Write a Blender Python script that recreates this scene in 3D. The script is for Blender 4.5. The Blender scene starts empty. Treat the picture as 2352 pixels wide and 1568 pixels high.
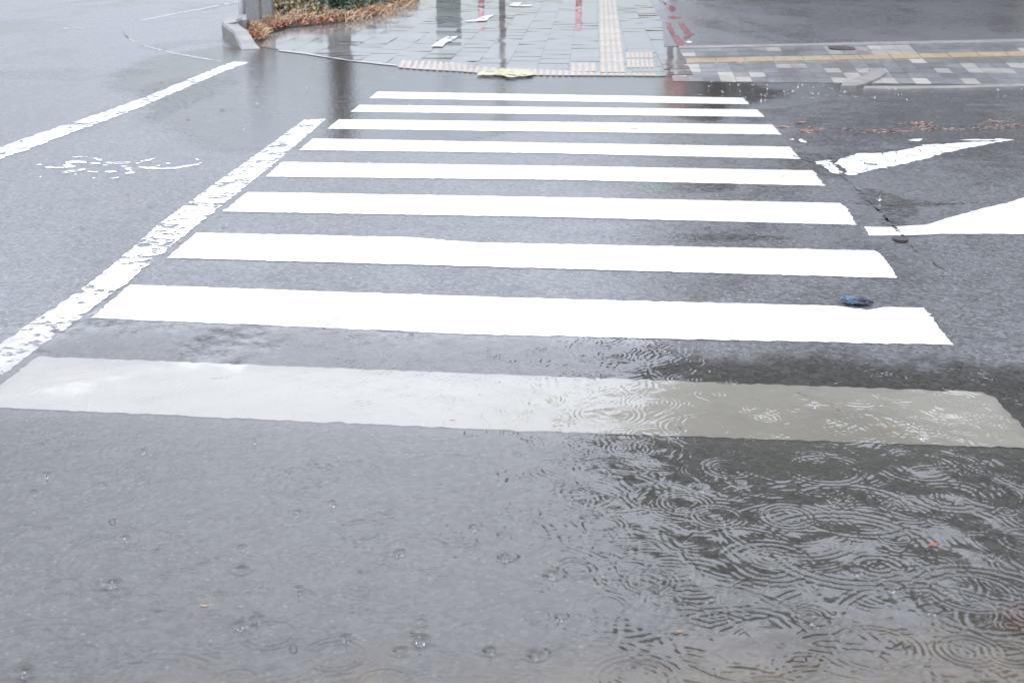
import bpy, bmesh, math, random
import numpy as np
from mathutils import Vector, Matrix

random.seed(7)
RNG = np.random.default_rng(11)
scene = bpy.context.scene
COL = scene.collection
R = math.radians

# ------------------------------------------------------------------ camera
CAM_H, PITCH, FPX = 1.378, R(17.04), 3177.0     # eye height, downward tilt, focal length in photo pixels (2352 wide)
cam_d = bpy.data.cameras.new("camera")
cam = bpy.data.objects.new("camera", cam_d)
COL.objects.link(cam)
cam.location = (0, 0, CAM_H)
cam.rotation_euler = (R(90) - PITCH, 0, 0)
cam_d.sensor_width = 36.0
cam_d.lens = FPX / 2352.0 * 36.0
cam_d.clip_start = 0.05
cam_d.clip_end = 1000.0
cam_d.dof.use_dof = True
cam_d.dof.focus_distance = 6.0
cam_d.dof.aperture_fstop = 7.1
scene.camera = cam

# ------------------------------------------------------------------ sky, sun, exposure
SUN_EL, SUN_AZ = R(52), R(200)                 # hidden sun high behind the camera; azimuth measured from +Y
GAP_EL, GAP_AZ = R(30), R(-3)                  # brighter gap in the cloud ahead
SKY_ZENITH = 1.38
world = bpy.data.worlds.new("World")
scene.world = world
world.use_nodes = True
wt = world.node_tree
wt.nodes.clear()
def wn(t, **k):
    n = wt.nodes.new(t)
    for a, b in k.items():
        setattr(n, a, b)
    return n
sky = wn('ShaderNodeTexSky', sky_type='NISHITA')
sky.sun_disc = False
sky.sun_elevation = SUN_EL
sky.sun_rotation = SUN_AZ
bg_sky = wn('ShaderNodeBackground'); bg_sky.inputs['Strength'].default_value = 0.05
wt.links.new(sky.outputs[0], bg_sky.inputs['Color'])
tc = wn('ShaderNodeTexCoord')
sep = wn('ShaderNodeSeparateXYZ'); wt.links.new(tc.outputs['Generated'], sep.inputs[0])
def wmath(op, a, b=None, c=None):
    m = wn('ShaderNodeMath', operation=op)
    for i, v in enumerate((a, b, c)):
        if v is None: continue
        if isinstance(v, (int, float)): m.inputs[i].default_value = v
        else: wt.links.new(v, m.inputs[i])
    return m.outputs[0]
zc = wmath('MAXIMUM', sep.outputs['Z'], 0.0)
grad = wmath('MULTIPLY_ADD', zc, 2.0, 1.0)                    # overcast sky: zenith three times the horizon
grad = wmath('MULTIPLY', grad, SKY_ZENITH / 3.0)
front = wmath('MULTIPLY_ADD', sep.outputs['Y'], -0.82, 1.58)   # open sky behind the camera
grad = wmath('MULTIPLY', grad, front)
sd_ = Vector((math.sin(GAP_AZ) * math.cos(GAP_EL), math.cos(GAP_AZ) * math.cos(GAP_EL), math.sin(GAP_EL)))
vm = wn('ShaderNodeVectorMath', operation='DOT_PRODUCT'); vm.inputs[1].default_value = sd_
wt.links.new(tc.outputs['Generated'], vm.inputs[0])
glow = wmath('POWER', wmath('MAXIMUM', vm.outputs['Value'], 0.0), 5.0)   # thin cloud glowing ahead
grad = wmath('ADD', grad, wmath('MULTIPLY', glow, 1.95))
cn = wn('ShaderNodeTexNoise'); cn.inputs['Scale'].default_value = 2.2; cn.inputs['Detail'].default_value = 5
cmap = wn('ShaderNodeMapping'); cmap.inputs['Scale'].default_value = (1, 1, 2.5)
wt.links.new(tc.outputs['Generated'], cmap.inputs[0]); wt.links.new(cmap.outputs[0], cn.inputs['Vector'])
cl = wmath('MULTIPLY_ADD', cn.outputs['Fac'], 0.7, 0.65)
low = wn('ShaderNodeMapRange', interpolation_type='SMOOTHSTEP')              # rain veil: darker towards the horizon
for i_, v_ in ((1, 0.0), (2, 0.50), (3, 0.30), (4, 1.0)): low.inputs[i_].default_value = v_
wt.links.new(zc, low.inputs[0])
infront = wmath('MULTIPLY_ADD', sep.outputs['Y'], 1.5, 0.5)
infront = wmath('MINIMUM', wmath('MAXIMUM', infront, 0.0), 1.0)
veil = wmath('SUBTRACT', 1.0, wmath('MULTIPLY', wmath('SUBTRACT', 1.0, low.outputs[0]), infront))
cl = wmath('MULTIPLY', cl, veil)
grad = wmath('MULTIPLY', grad, cl)
ccol = wn('ShaderNodeRGB'); ccol.outputs[0].default_value = (0.915, 0.955, 1.07, 1)
bg_cl = wn('ShaderNodeBackground')
wt.links.new(ccol.outputs[0], bg_cl.inputs['Color']); wt.links.new(grad, bg_cl.inputs['Strength'])
addw = wn('ShaderNodeAddShader'); wt.links.new(bg_sky.outputs[0], addw.inputs[0]); wt.links.new(bg_cl.outputs[0], addw.inputs[1])
wo = wn('ShaderNodeOutputWorld'); wt.links.new(addw.outputs[0], wo.inputs['Surface'])

sun_d = bpy.data.lights.new("sun", 'SUN')
sun_d.energy = 0.9
sun_d.angle = R(30)
sun_d.color = (1.0, 0.985, 0.965)
sun = bpy.data.objects.new("sun", sun_d)
COL.objects.link(sun)
sdir = Vector((math.sin(SUN_AZ) * math.cos(SUN_EL), math.cos(SUN_AZ) * math.cos(SUN_EL), math.sin(SUN_EL)))
sun.rotation_euler = sdir.to_track_quat('Z', 'Y').to_euler()

scene.view_settings.view_transform = 'Standard'
scene.view_settings.look = 'None'
scene.view_settings.exposure = 0.0
scene.view_settings.gamma = 1.0
scene.render.engine = 'CYCLES'
scene.cycles.max_bounces = 8
scene.cycles.transparent_max_bounces = 12
scene.cycles.caustics_reflective = False
scene.cycles.caustics_refractive = False

# ------------------------------------------------------------------ measuring: photo pixel -> point at height z
CT, ST = math.cos(PITCH), math.sin(PITCH)
def G(x, y, z=0.0):
    a, b = (x - 1176) / FPX, -(y - 784) / FPX
    d = Vector((a, CT + b * ST, -ST + b * CT))
    t = (z - CAM_H) / d.z
    return Vector((d.x * t, d.y * t, z))
def at(x, Y, z=0.0):
    """point at forward distance Y that stands in photo column x"""
    return Vector(((x - 1176) / FPX * (Y * CT + (CAM_H - z) * ST), Y, z))
S = 0.9408
def Z(ox, oy, sc):
    """points read off an enlarged crop of the photo"""
    return lambda pts: [((ox + p[0] / sc) * S, (oy + p[1] / sc) * S) for p in pts]

# ------------------------------------------------------------------ object helpers
def tag(o, label=None, cat=None, group=None, kind=None):
    if label: o['label'] = label
    if cat: o['category'] = cat
    if group: o['group'] = group
    if kind: o['kind'] = kind
    return o
def empty(name, loc, rz=0.0):
    o = bpy.data.objects.new(name, None)
    o.empty_display_size = 0.1
    o.location = loc
    o.rotation_euler = (0, 0, rz)
    COL.objects.link(o)
    return o
def link(name, bm, mat, parent=None, smooth=False, loc=None):
    me = bpy.data.meshes.new(name)
    bm.normal_update()
    bm.to_mesh(me)
    bm.free()
    for m in (mat if isinstance(mat, (list, tuple)) else [mat]):
        me.materials.append(m)
    if smooth:
        for p in me.polygons: p.use_smooth = True
    o = bpy.data.objects.new(name, me)
    COL.objects.link(o)
    if parent: o.parent = parent
    if loc is not None: o.location = loc
    return o
def kids(o):
    return [c for c in bpy.data.objects if c.parent == o]
def copy_tree(o, parent=None):
    c = o.copy()
    COL.objects.link(c)
    c.parent = parent
    for k in kids(o): copy_tree(k, c)
    return c
def ragged(pts, step, jit, closed=True):
    out = []
    n = len(pts)
    for i in range(n if closed else n - 1):
        a, b = Vector(pts[i]), Vector(pts[(i + 1) % n])
        L = (b - a).length
        k = max(1, int(L / step))
        nrm = Vector((-(b - a).y, (b - a).x, 0))
        if L > 0: nrm /= L
        for j in range(k):
            p = a.lerp(b, j / k)
            if j > 0: p = p + nrm * random.gauss(0, jit)
            out.append(p)
    return out
def add_poly(bm, pts):
    vs = [bm.verts.new(p) for p in pts]
    f = bm.faces.new(vs)
    f.normal_update()
    if f.normal.z < 0: f.normal_flip()
    return f
def sheet(name, polys, z, mat, step=0.03, jit=0.0, parent=None):
    """flat sheet(s) on the ground, outlines given in photo pixels"""
    bm = bmesh.new()
    for pts in polys:
        P = [G(x, y, z) for x, y in pts]
        if jit: P = ragged(P, step, jit)
        add_poly(bm, P)
    bmesh.ops.triangulate(bm, faces=bm.faces[:])
    bmesh.ops.recalc_face_normals(bm, faces=bm.faces[:])
    for f in bm.faces:
        if f.normal.z < 0: f.normal_flip()
    return link(name, bm, mat, parent)
def slab(bm, P, z0, z1):
    """prism from ground outline P (world) between z0 and z1"""
    n = len(P)
    lo = [bm.verts.new((p[0], p[1], z0)) for p in P]
    hi = [bm.verts.new((p[0], p[1], z1)) for p in P]
    area = sum(P[i][0] * P[(i + 1) % n][1] - P[(i + 1) % n][0] * P[i][1] for i in range(n))
    if area < 0: lo.reverse(); hi.reverse()
    bm.faces.new(hi)
    for i in range(n):
        j = (i + 1) % n
        bm.faces.new((lo[i], lo[j], hi[j], hi[i]))
def box(bm, c, s, rz=0.0, bev=0.0):
    r = bmesh.ops.create_cube(bm, size=1.0, matrix=Matrix.Translation(c) @ Matrix.Rotation(rz, 4, 'Z') @ Matrix.Diagonal((s[0], s[1], s[2], 1)))
    if bev:
        es = list({e for v in r['verts'] for e in v.link_edges})
        bmesh.ops.bevel(bm, geom=es, offset=bev, segments=2, affect='EDGES')
def tube(bm, pts, rad, seg=10, cap=True):
    rings = []
    for i, p in enumerate(pts):
        p = Vector(p)
        d = (Vector(pts[min(i + 1, len(pts) - 1)]) - Vector(pts[max(i - 1, 0)])).normalized()
        u = d.cross(Vector((0, 1, 0.01)) if abs(d.y) < 0.9 else Vector((1, 0, 0))).normalized()
        v = d.cross(u)
        r = rad[i] if isinstance(rad, (list, tuple)) else rad
        rings.append([bm.verts.new(p + (u * math.cos(2 * math.pi * k / seg) + v * math.sin(2 * math.pi * k / seg)) * r) for k in range(seg)])
    for a, b in zip(rings, rings[1:]):
        for k in range(seg):
            bm.faces.new((a[k], a[(k + 1) % seg], b[(k + 1) % seg], b[k]))
    if cap:
        bm.faces.new(rings[0][::-1]); bm.faces.new(rings[-1])
    bmesh.ops.recalc_face_normals(bm, faces=bm.faces[:])

# ------------------------------------------------------------------ materials
class NT:
    def __init__(s, name):
        s.m = bpy.data.materials.new(name); s.m.use_nodes = True
        s.t = s.m.node_tree; s.t.nodes.clear()
        s.out = s.t.nodes.new('ShaderNodeOutputMaterial')
    def n(s, t, ins=None, **k):
        n = s.t.nodes.new(t)
        for a, b in k.items(): setattr(n, a, b)
        for a, b in (ins or {}).items(): s.set(n.inputs[a], b)
        return n
    def set(s, inp, v):
        if hasattr(v, 'links') or isinstance(v, bpy.types.NodeSocket): s.t.links.new(v, inp)
        elif isinstance(v, bpy.types.Node): s.t.links.new(v.outputs[0], inp)
        else:
            if inp.type == 'RGBA' and len(v) == 3: v = (*v, 1)
            inp.default_value = v
    def math(s, op, *a, clamp=False):
        n = s.t.nodes.new('ShaderNodeMath'); n.operation = op; n.use_clamp = clamp
        for i, v in enumerate(a): s.set(n.inputs[i], v)
        return n.outputs[0]
    def pos(s, scale=(1, 1, 1), rot=0.0, obj=False):
        if obj: c = s.n('ShaderNodeTexCoord').outputs['Object']
        else: c = s.n('ShaderNodeNewGeometry').outputs['Position']
        mp = s.n('ShaderNodeMapping', {'Vector': c, 'Scale': scale, 'Rotation': (0, 0, rot)})
        return mp.outputs[0]
    def noise(s, vec, scale, detail=3, rough=0.55, dist=0.0):
        return s.n('ShaderNodeTexNoise', {'Vector': vec, 'Scale': scale, 'Detail': detail, 'Roughness': rough, 'Distortion': dist}).outputs['Fac']
    def voro(s, vec, scale, feature='F1', rnd=1.0):
        return s.n('ShaderNodeTexVoronoi', {'Vector': vec, 'Scale': scale, 'Randomness': rnd}, feature=feature)
    def rng(s, v, a, b, c, d, smooth=True):
        n = s.n('ShaderNodeMapRange', {'Value': v, 'From Min': a, 'From Max': b, 'To Min': c, 'To Max': d})
        if smooth: n.interpolation_type = 'SMOOTHSTEP'
        return n.outputs[0]
    def mixc(s, f, a, b):
        n = s.n('ShaderNodeMix', data_type='RGBA')
        s.set(n.inputs[0], f); s.set(n.inputs[6], a); s.set(n.inputs[7], b)
        return n.outputs[2]
    def mixf(s, f, a, b):
        n = s.n('ShaderNodeMix', data_type='FLOAT')
        s.set(n.inputs[0], f); s.set(n.inputs[2], a); s.set(n.inputs[3], b)
        return n.outputs[0]
    def bump(s, h, strength, dist, normal=None):
        d = {'Height': h, 'Strength': strength, 'Distance': dist}
        if normal is not None: d['Normal'] = normal
        return s.n('ShaderNodeBump', d).outputs[0]
    def attr(s, name):
        return s.n('ShaderNodeAttribute', attribute_name=name)
    def mixs(s, f, a, b):
        n = s.n('ShaderNodeMixShader'); s.set(n.inputs[0], f); s.set(n.inputs[1], a); s.set(n.inputs[2], b)
        return n.outputs[0]
    def done(s, sh):
        s.t.links.new(sh if isinstance(sh, bpy.types.NodeSocket) else sh.outputs[0], s.out.inputs['Surface'])
        return s.m

def asphalt_mat(name, dark, light, tint, smooth_lo, smooth_hi, seed=0.0):
    k = NT(name)
    p = k.pos()
    big = k.noise(k.pos((0.55, 0.22, 1), 0.12), 1.0, 4, 0.6, 0.6)
    mid = k.noise(p, 4.0, 4, 0.6)
    fine = k.noise(p, 38.0, 3, 0.7)
    grain = k.noise(p, 150.0, 3, 0.7)
    ag = k.voro(p, 95.0)
    agc = k.n('ShaderNodeSeparateColor', {0: ag.outputs['Color']}).outputs[0]
    agd = k.math('LESS_THAN', ag.outputs['Distance'], 0.42)
    speck = k.math('MULTIPLY', k.math('GREATER_THAN', agc, 0.975), agd)
    c = k.mixc(k.rng(grain, 0.3, 0.7, 0, 1), dark, light)
    c = k.mixc(k.rng(fine, 0.35, 0.65, 0.0, 0.35), c, (dark[0] * 0.6, dark[1] * 0.6, dark[2] * 0.6))
    c = k.mixc(k.rng(mid, 0.45, 0.75, 0, 0.3), c, tint)
    hv = k.n('ShaderNodeHueSaturation', {'Color': c, 'Value': k.math('MULTIPLY_ADD', k.n('ShaderNodeSeparateColor', {0: k.voro(p, 62.0).outputs['Color']}).outputs[1], 1.1, 0.5)})
    c = k.mixc(speck, hv.outputs[0], (0.27, 0.27, 0.26))
    wet = k.math('ADD', big, k.math('MULTIPLY', k.math('SUBTRACT', mid, 0.5), 0.35))
    rough = k.rng(wet, 0.38, 0.62, smooth_hi, smooth_lo)
    hgt = k.math('ADD', k.math('MULTIPLY', fine, 0.6), k.math('ADD', k.math('MULTIPLY', grain, 0.5), k.math('MULTIPLY', k.math('SUBTRACT', 1.0, ag.outputs['Distance']), 0.35)))
    nb = k.bump(hgt, 0.7, 0.006)
    nc = k.bump(hgt, k.rng(wet, 0.38, 0.62, 0.65, 0.22), 0.006)
    b = k.n('ShaderNodeBsdfPrincipled', {'Base Color': c, 'Roughness': 0.75, 'IOR': 1.4, 'Normal': nb,
            'Coat Weight': 0.95, 'Coat Roughness': rough, 'Coat IOR': 1.42, 'Coat Normal': nc})
    return k.done(b)
M = {}
M['asphalt'] = asphalt_mat('wet_asphalt', (0.054, 0.056, 0.059), (0.124, 0.127, 0.131), (0.064, 0.063, 0.062), 0.10, 0.34)
M['asphalt_side'] = asphalt_mat('wet_asphalt_driveway', (0.066, 0.068, 0.071), (0.145, 0.147, 0.151), (0.088, 0.087, 0.086), 0.22, 0.38)

def paint_mat(name, col, worn=0.0, crack=0.0, stretch=(1, 1, 1), rot=0.0, rough=0.22, dirt=0.1, scale=1.0):
    k = NT(name)
    p = k.pos()
    d = k.noise(p, 7.0, 4, 0.65)
    sp = k.noise(p, 60.0, 3, 0.6)
    c = k.mixc(k.rng(d, 0.5, 0.8, 0, dirt), col, (col[0] * 0.55, col[1] * 0.54, col[2] * 0.5))
    c = k.mixc(k.rng(sp, 0.66, 0.76, 0, 0.35), c, (col[0] * 0.45, col[1] * 0.45, col[2] * 0.45))
    hl = k.voro(k.pos((1, 0.55, 1), 0.4), 1.7, 'DISTANCE_TO_EDGE').outputs[0]           # a few hairline cracks
    hl = k.math('MULTIPLY', k.math('LESS_THAN', k.math('ADD', hl, k.math('MULTIPLY', k.math('SUBTRACT', sp, 0.5), 0.014)), 0.0015), k.math('GREATER_THAN', d, 0.58))
    c = k.mixc(hl, c, (0.16, 0.16, 0.16))
    nb = k.bump(k.math('ADD', sp, k.noise(p, 160, 2)), 0.35, 0.003)
    b = k.n('ShaderNodeBsdfPrincipled', {'Base Color': c, 'Roughness': 0.55, 'Normal': nb, 'Coat Weight': 0.8,
            'Coat Roughness': rough, 'Coat IOR': 1.34, 'Coat Normal': k.bump(sp, 0.12, 0.003)})
    sh = b.outputs[0]
    if worn or crack:
        q = k.pos(stretch, rot)
        mask = None
        if worn:
            n1 = k.noise(q, 9.0 * scale, 5, 0.7)
            n2 = k.noise(q, 2.0 * scale, 3, 0.6)
            w = k.math('ADD', k.math('MULTIPLY', n1, 0.6), k.math('MULTIPLY', n2, 0.4))
            mask = k.rng(w, worn - 0.025, worn + 0.025, 0, 1)
        if crack:
            wv = k.n('ShaderNodeVectorMath', operation='ADD')
            nz = k.n('ShaderNodeTexNoise', {'Vector': q, 'Scale': 7.0 * scale, 'Detail': 3})
            k.set(wv.inputs[0], q)
            sc = k.n('ShaderNodeVectorMath', operation='SCALE'); k.set(sc.inputs[0], nz.outputs['Color']); sc.inputs['Scale'].default_value = 0.16 / scale
            k.set(wv.inputs[1], sc.outputs[0])
            v = k.voro(wv.outputs[0], 8.0 * scale, 'DISTANCE_TO_EDGE')
            cm = k.math('GREATER_THAN', v.outputs[0], crack)
            mask = cm if mask is None else k.math('MULTIPLY', mask, cm)
        sh = k.mixs(mask, k.n('ShaderNodeBsdfTransparent').outputs[0], sh)
    return k.done(sh)
M['white'] = paint_mat('white_road_paint', (0.68, 0.675, 0.655), dirt=0.3)
M['white_worn'] = paint_mat('worn_white_road_paint', (0.78, 0.78, 0.78), worn=0.468, stretch=(1.0, 1.0, 1), rot=0.2, scale=2.4, dirt=0.4)
M['white_arrow'] = paint_mat('cracked_white_road_paint', (0.76, 0.76, 0.77), worn=0.40, crack=0.010, stretch=(1.0, 0.6, 1), rot=0.5, scale=0.6)
M['white_lane_glare'] = paint_mat('white_lane_and_glare', (0.62, 0.62, 0.63), worn=0.43, stretch=(1.0, 0.6, 1), scale=1.6)  # lane paint, also used for the painted sky glare on the pavers
M['white_ghost'] = paint_mat('faded_white_road_paint', (0.72, 0.72, 0.73), worn=0.455, stretch=(0.8, 1.0, 1), scale=3.5)
M['white_faint'] = paint_mat('very_faint_road_paint', (0.30, 0.30, 0.30), worn=0.46, stretch=(1, 0.5, 1), scale=2.0)
M['red_paint'] = paint_mat('worn_red_road_paint', (0.16, 0.016, 0.02), worn=0.44, stretch=(1.0, 0.45, 1), scale=1.6)
M['yellow_paint'] = paint_mat('pale_yellow_road_paint', (0.46, 0.41, 0.19), worn=0.43, scale=2.0, dirt=0.5)

def stone_mat(name, a, b, scale=12.0, rough=0.45, coat=0.5, crough=0.15, bump=0.3, island=0.0, speck=0.0, tint=None):
    k = NT(name)
    p = k.pos()
    n1 = k.noise(p, scale, 5, 0.6)
    n2 = k.noise(p, scale * 9, 3, 0.7)
    c = k.mixc(k.rng(n1, 0.3, 0.7, 0, 1), a, b)
    if speck:
        c = k.mixc(k.math('MULTIPLY', k.math('GREATER_THAN', n2, 0.6), speck), c, (0.5, 0.5, 0.48))
    if island:
        ri = k.n('ShaderNodeNewGeometry').outputs['Random Per Island']
        f = k.math('MULTIPLY_ADD', ri, island, 1.0 - island * 0.5)
        hv = k.n('ShaderNodeHueSaturation', {'Color': c, 'Value': f})
        c = hv.outputs[0]
    if tint is not None:
        ri = k.n('ShaderNodeNewGeometry').outputs['Random Per Island']
        r2 = k.math('FRACT', k.math('MULTIPLY', ri, 17.31))
        c = k.mixc(k.math('GREATER_THAN', r2, 1.0 - tint[1]), c, tint[0])
    nb = k.bump(k.math('ADD', n2, n1), bump, 0.004)
    wet = k.noise(k.pos((0.8, 0.5, 1)), 1.3, 3)
    cr = k.rng(wet, 0.35, 0.65, crough * 0.5, crough * 1.6)
    sh = k.n('ShaderNodeBsdfPrincipled', {'Base Color': c, 'Roughness': rough, 'Normal': nb, 'Coat Weight': coat,
             'Coat Roughness': cr, 'Coat IOR': 1.36, 'Coat Normal': k.bump(n2, bump * 0.25, 0.004)})
    return k.done(sh)
M['paver'] = stone_mat('wet_grey_paver', (0.085, 0.08, 0.072), (0.145, 0.137, 0.124), 5.0, 0.5, 0.95, 0.065, 0.2, island=0.35)
M['joint'] = stone_mat('paver_joint_sand', (0.10, 0.095, 0.085), (0.17, 0.165, 0.15), 20, 0.7, 0.5, 0.3)
M['block'] = stone_mat('wet_slate_block', (0.15, 0.153, 0.158), (0.22, 0.222, 0.225), 9.0, 0.5, 0.7, 0.22, 0.3, island=0.35)
M['block_cream'] = stone_mat('wet_cream_block', (0.31, 0.295, 0.265), (0.40, 0.385, 0.35), 9.0, 0.5, 0.6, 0.25, 0.3, island=0.25)
M['tactile'] = stone_mat('faded_beige_tactile', (0.20, 0.185, 0.165), (0.28, 0.26, 0.23), 12, 0.5, 0.6, 0.2, 0.3)
M['tactile_rib'] = stone_mat('worn_beige_rib', (0.33, 0.25, 0.17), (0.43, 0.335, 0.24), 12, 0.5, 0.6, 0.2, 0.3)
M['tactile_yellow'] = stone_mat('tan_yellow_tactile', (0.33, 0.26, 0.165), (0.42, 0.345, 0.235), 12, 0.5, 0.6, 0.25, 0.3, island=0.15)
M['concrete'] = stone_mat('wet_concrete', (0.17, 0.165, 0.155), (0.26, 0.25, 0.235), 7, 0.6, 0.25, 0.35, 0.4)
k = NT('silty_gutter_concrete')
p = k.pos()
ga, gb = G(100, 1545), G(2352, 1405)
gn = Vector(((gb - ga).y, -(gb - ga).x, 0)).normalized()
dt = k.n('ShaderNodeVectorMath', {0: k.n('ShaderNodeVectorMath', {0: p, 1: tuple(ga)}, operation='SUBTRACT').outputs[0], 1: tuple(gn)}, operation='DOT_PRODUCT').outputs['Value']
al = k.rng(k.math('ADD', dt, k.math('MULTIPLY', k.math('SUBTRACT', k.noise(p, 5.0, 5, 0.65), 0.5), 0.55)), -0.02, 0.22, 0, 1)
n1 = k.noise(p, 6.0, 5, 0.65)
c = k.mixc(k.rng(n1, 0.3, 0.7, 0, 1), (0.14, 0.115, 0.085), (0.27, 0.225, 0.17))
M['gutter'] = k.done(k.mixs(k.math('MULTIPLY', al, 0.85), k.n('ShaderNodeBsdfTransparent').outputs[0], k.n('ShaderNodeBsdfDiffuse', {'Color': c}).outputs[0]))
M['granite'] = stone_mat('speckled_granite', (0.15, 0.15, 0.155), (0.23, 0.23, 0.235), 40, 0.5, 0.3, 0.3, 0.4, speck=0.6)
k = NT('murky_brown_stain')
n1 = k.noise(k.pos(), 9.0, 5, 0.65)
M['brick'] = k.done(k.mixs(k.rng(n1, 0.38, 0.6, 0, 0.8), k.n('ShaderNodeBsdfTransparent').outputs[0], k.n('ShaderNodeBsdfDiffuse', {'Color': k.mixc(n1, (0.10, 0.055, 0.04), (0.17, 0.09, 0.06))}).outputs[0]))
M['soil'] = stone_mat('wet_soil', (0.035, 0.025, 0.018), (0.075, 0.055, 0.04), 15, 0.8, 0.2, 0.4, 0.8)
M['iron'] = stone_mat('wet_cast_iron', (0.05, 0.045, 0.045), (0.10, 0.09, 0.085), 30, 0.45, 0.6, 0.2, 0.4)
M['seam'] = paint_mat('dark_joint_line', (0.06, 0.059, 0.058), worn=0.50, scale=3.0)
M['tar'] = stone_mat('dark_joint_tar', (0.018, 0.018, 0.018), (0.035, 0.034, 0.033), 30, 0.6, 0.8, 0.25, 0.4)

def flat_mat(name, col, rough=0.4, coat=0.3, var=0.2, scale=20, emit=None, spec=0.5):
    k = NT(name)
    n1 = k.noise(k.pos(obj=True), scale, 4)
    c = k.mixc(k.rng(n1, 0.3, 0.7, 0, 1), tuple(v * (1 - var) for v in col), tuple(min(1, v * (1 + var)) for v in col))
    ins = {'Base Color': c, 'Roughness': rough, 'Coat Weight': coat, 'Coat Roughness': 0.15, 'Specular IOR Level': spec}
    if emit: ins['Emission Color'] = (*emit[0], 1); ins['Emission Strength'] = emit[1]
    return k.done(k.n('ShaderNodeBsdfPrincipled', ins))
M['white_metal'] = flat_mat('white_painted_metal', (0.86, 0.87, 0.88), 0.35, 0.4, 0.04)
M['red_metal'] = flat_mat('red_painted_metal', (0.50, 0.03, 0.03), 0.35, 0.5, 0.1)
M['green_metal'] = flat_mat('dark_green_metal', (0.03, 0.06, 0.045), 0.4, 0.3, 0.2)
M['grey_metal'] = flat_mat('grey_galvanised', (0.12, 0.12, 0.12), 0.5, 0.2, 0.2)
M['lamp_green'] = flat_mat('lit_green_lens', (0.02, 0.3, 0.12), 0.3, 0.2, 0.1, emit=((0.05, 1.0, 0.35), 3.0))
M['lamp_red'] = flat_mat('lit_red_lens', (0.4, 0.02, 0.03), 0.3, 0.2, 0.1, emit=((1.0, 0.06, 0.08), 0.7))
M['dark_plastic'] = flat_mat('black_plastic', (0.02, 0.02, 0.02), 0.5, 0.2, 0.2)
M['bark'] = flat_mat('wet_bark', (0.055, 0.038, 0.028), 0.7, 0.3, 0.5, 9)
M['facade'] = flat_mat('brown_tile_facade', (0.15, 0.14, 0.125), 0.6, 0.1, 0.15, 3)
M['glass'] = flat_mat('dark_window_glass', (0.02, 0.022, 0.025), 0.25, 0.2, 0.2, spec=0.2)

def leaf_mat(name, cols, rough=0.45):
    k = NT(name)
    ri = k.n('ShaderNodeNewGeometry').outputs['Random Per Island']
    r = k.n('ShaderNodeValToRGB', {0: ri})
    el = r.color_ramp.elements
    for i, c in enumerate(cols):
        pos = i / (len(cols) - 1)
        e = el[i] if i < 2 else el.new(pos)
        e.position = pos; e.color = (*c, 1)
    b = k.n('ShaderNodeBsdfPrincipled', {'Base Color': r.outputs[0], 'Roughness': rough, 'Coat Weight': 0.4, 'Coat Roughness': 0.2})
    return k.done(b)
M['evergreen'] = leaf_mat('evergreen_leaves', [(0.025, 0.05, 0.028), (0.05, 0.10, 0.055), (0.09, 0.13, 0.07), (0.14, 0.16, 0.10), (0.03, 0.06, 0.04)])
M['shrub_dry'] = leaf_mat('half_dry_leaves', [(0.08, 0.10, 0.05), (0.20, 0.15, 0.07), (0.30, 0.19, 0.09), (0.10, 0.12, 0.06), (0.34, 0.25, 0.13)])
M['straw'] = leaf_mat('dry_straw', [(0.36, 0.24, 0.12), (0.52, 0.38, 0.21), (0.28, 0.15, 0.07), (0.60, 0.46, 0.28), (0.22, 0.09, 0.04)])
M['dead'] = leaf_mat('dead_red_leaves', [(0.16, 0.04, 0.02), (0.30, 0.09, 0.04), (0.40, 0.18, 0.08), (0.12, 0.04, 0.03), (0.45, 0.26, 0.14)])
M['shreds'] = leaf_mat('pale_leaf_shreds', [(0.17, 0.07, 0.05), (0.27, 0.13, 0.09), (0.34, 0.20, 0.14), (0.15, 0.10, 0.08), (0.32, 0.22, 0.16)])
M['leaf_red'] = leaf_mat('red_brown_leaf', [(0.22, 0.05, 0.02), (0.38, 0.12, 0.05)])
M['leaf_orange'] = leaf_mat('orange_leaf', [(0.55, 0.24, 0.07), (0.62, 0.33, 0.12)])
M['leaf_dark'] = leaf_mat('dark_brown_leaf', [(0.05, 0.03, 0.02), (0.09, 0.05, 0.03)])
M['tree_leaf'] = leaf_mat('tree_leaves', [(0.015, 0.026, 0.015), (0.03, 0.048, 0.022), (0.022, 0.038, 0.022)])

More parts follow.
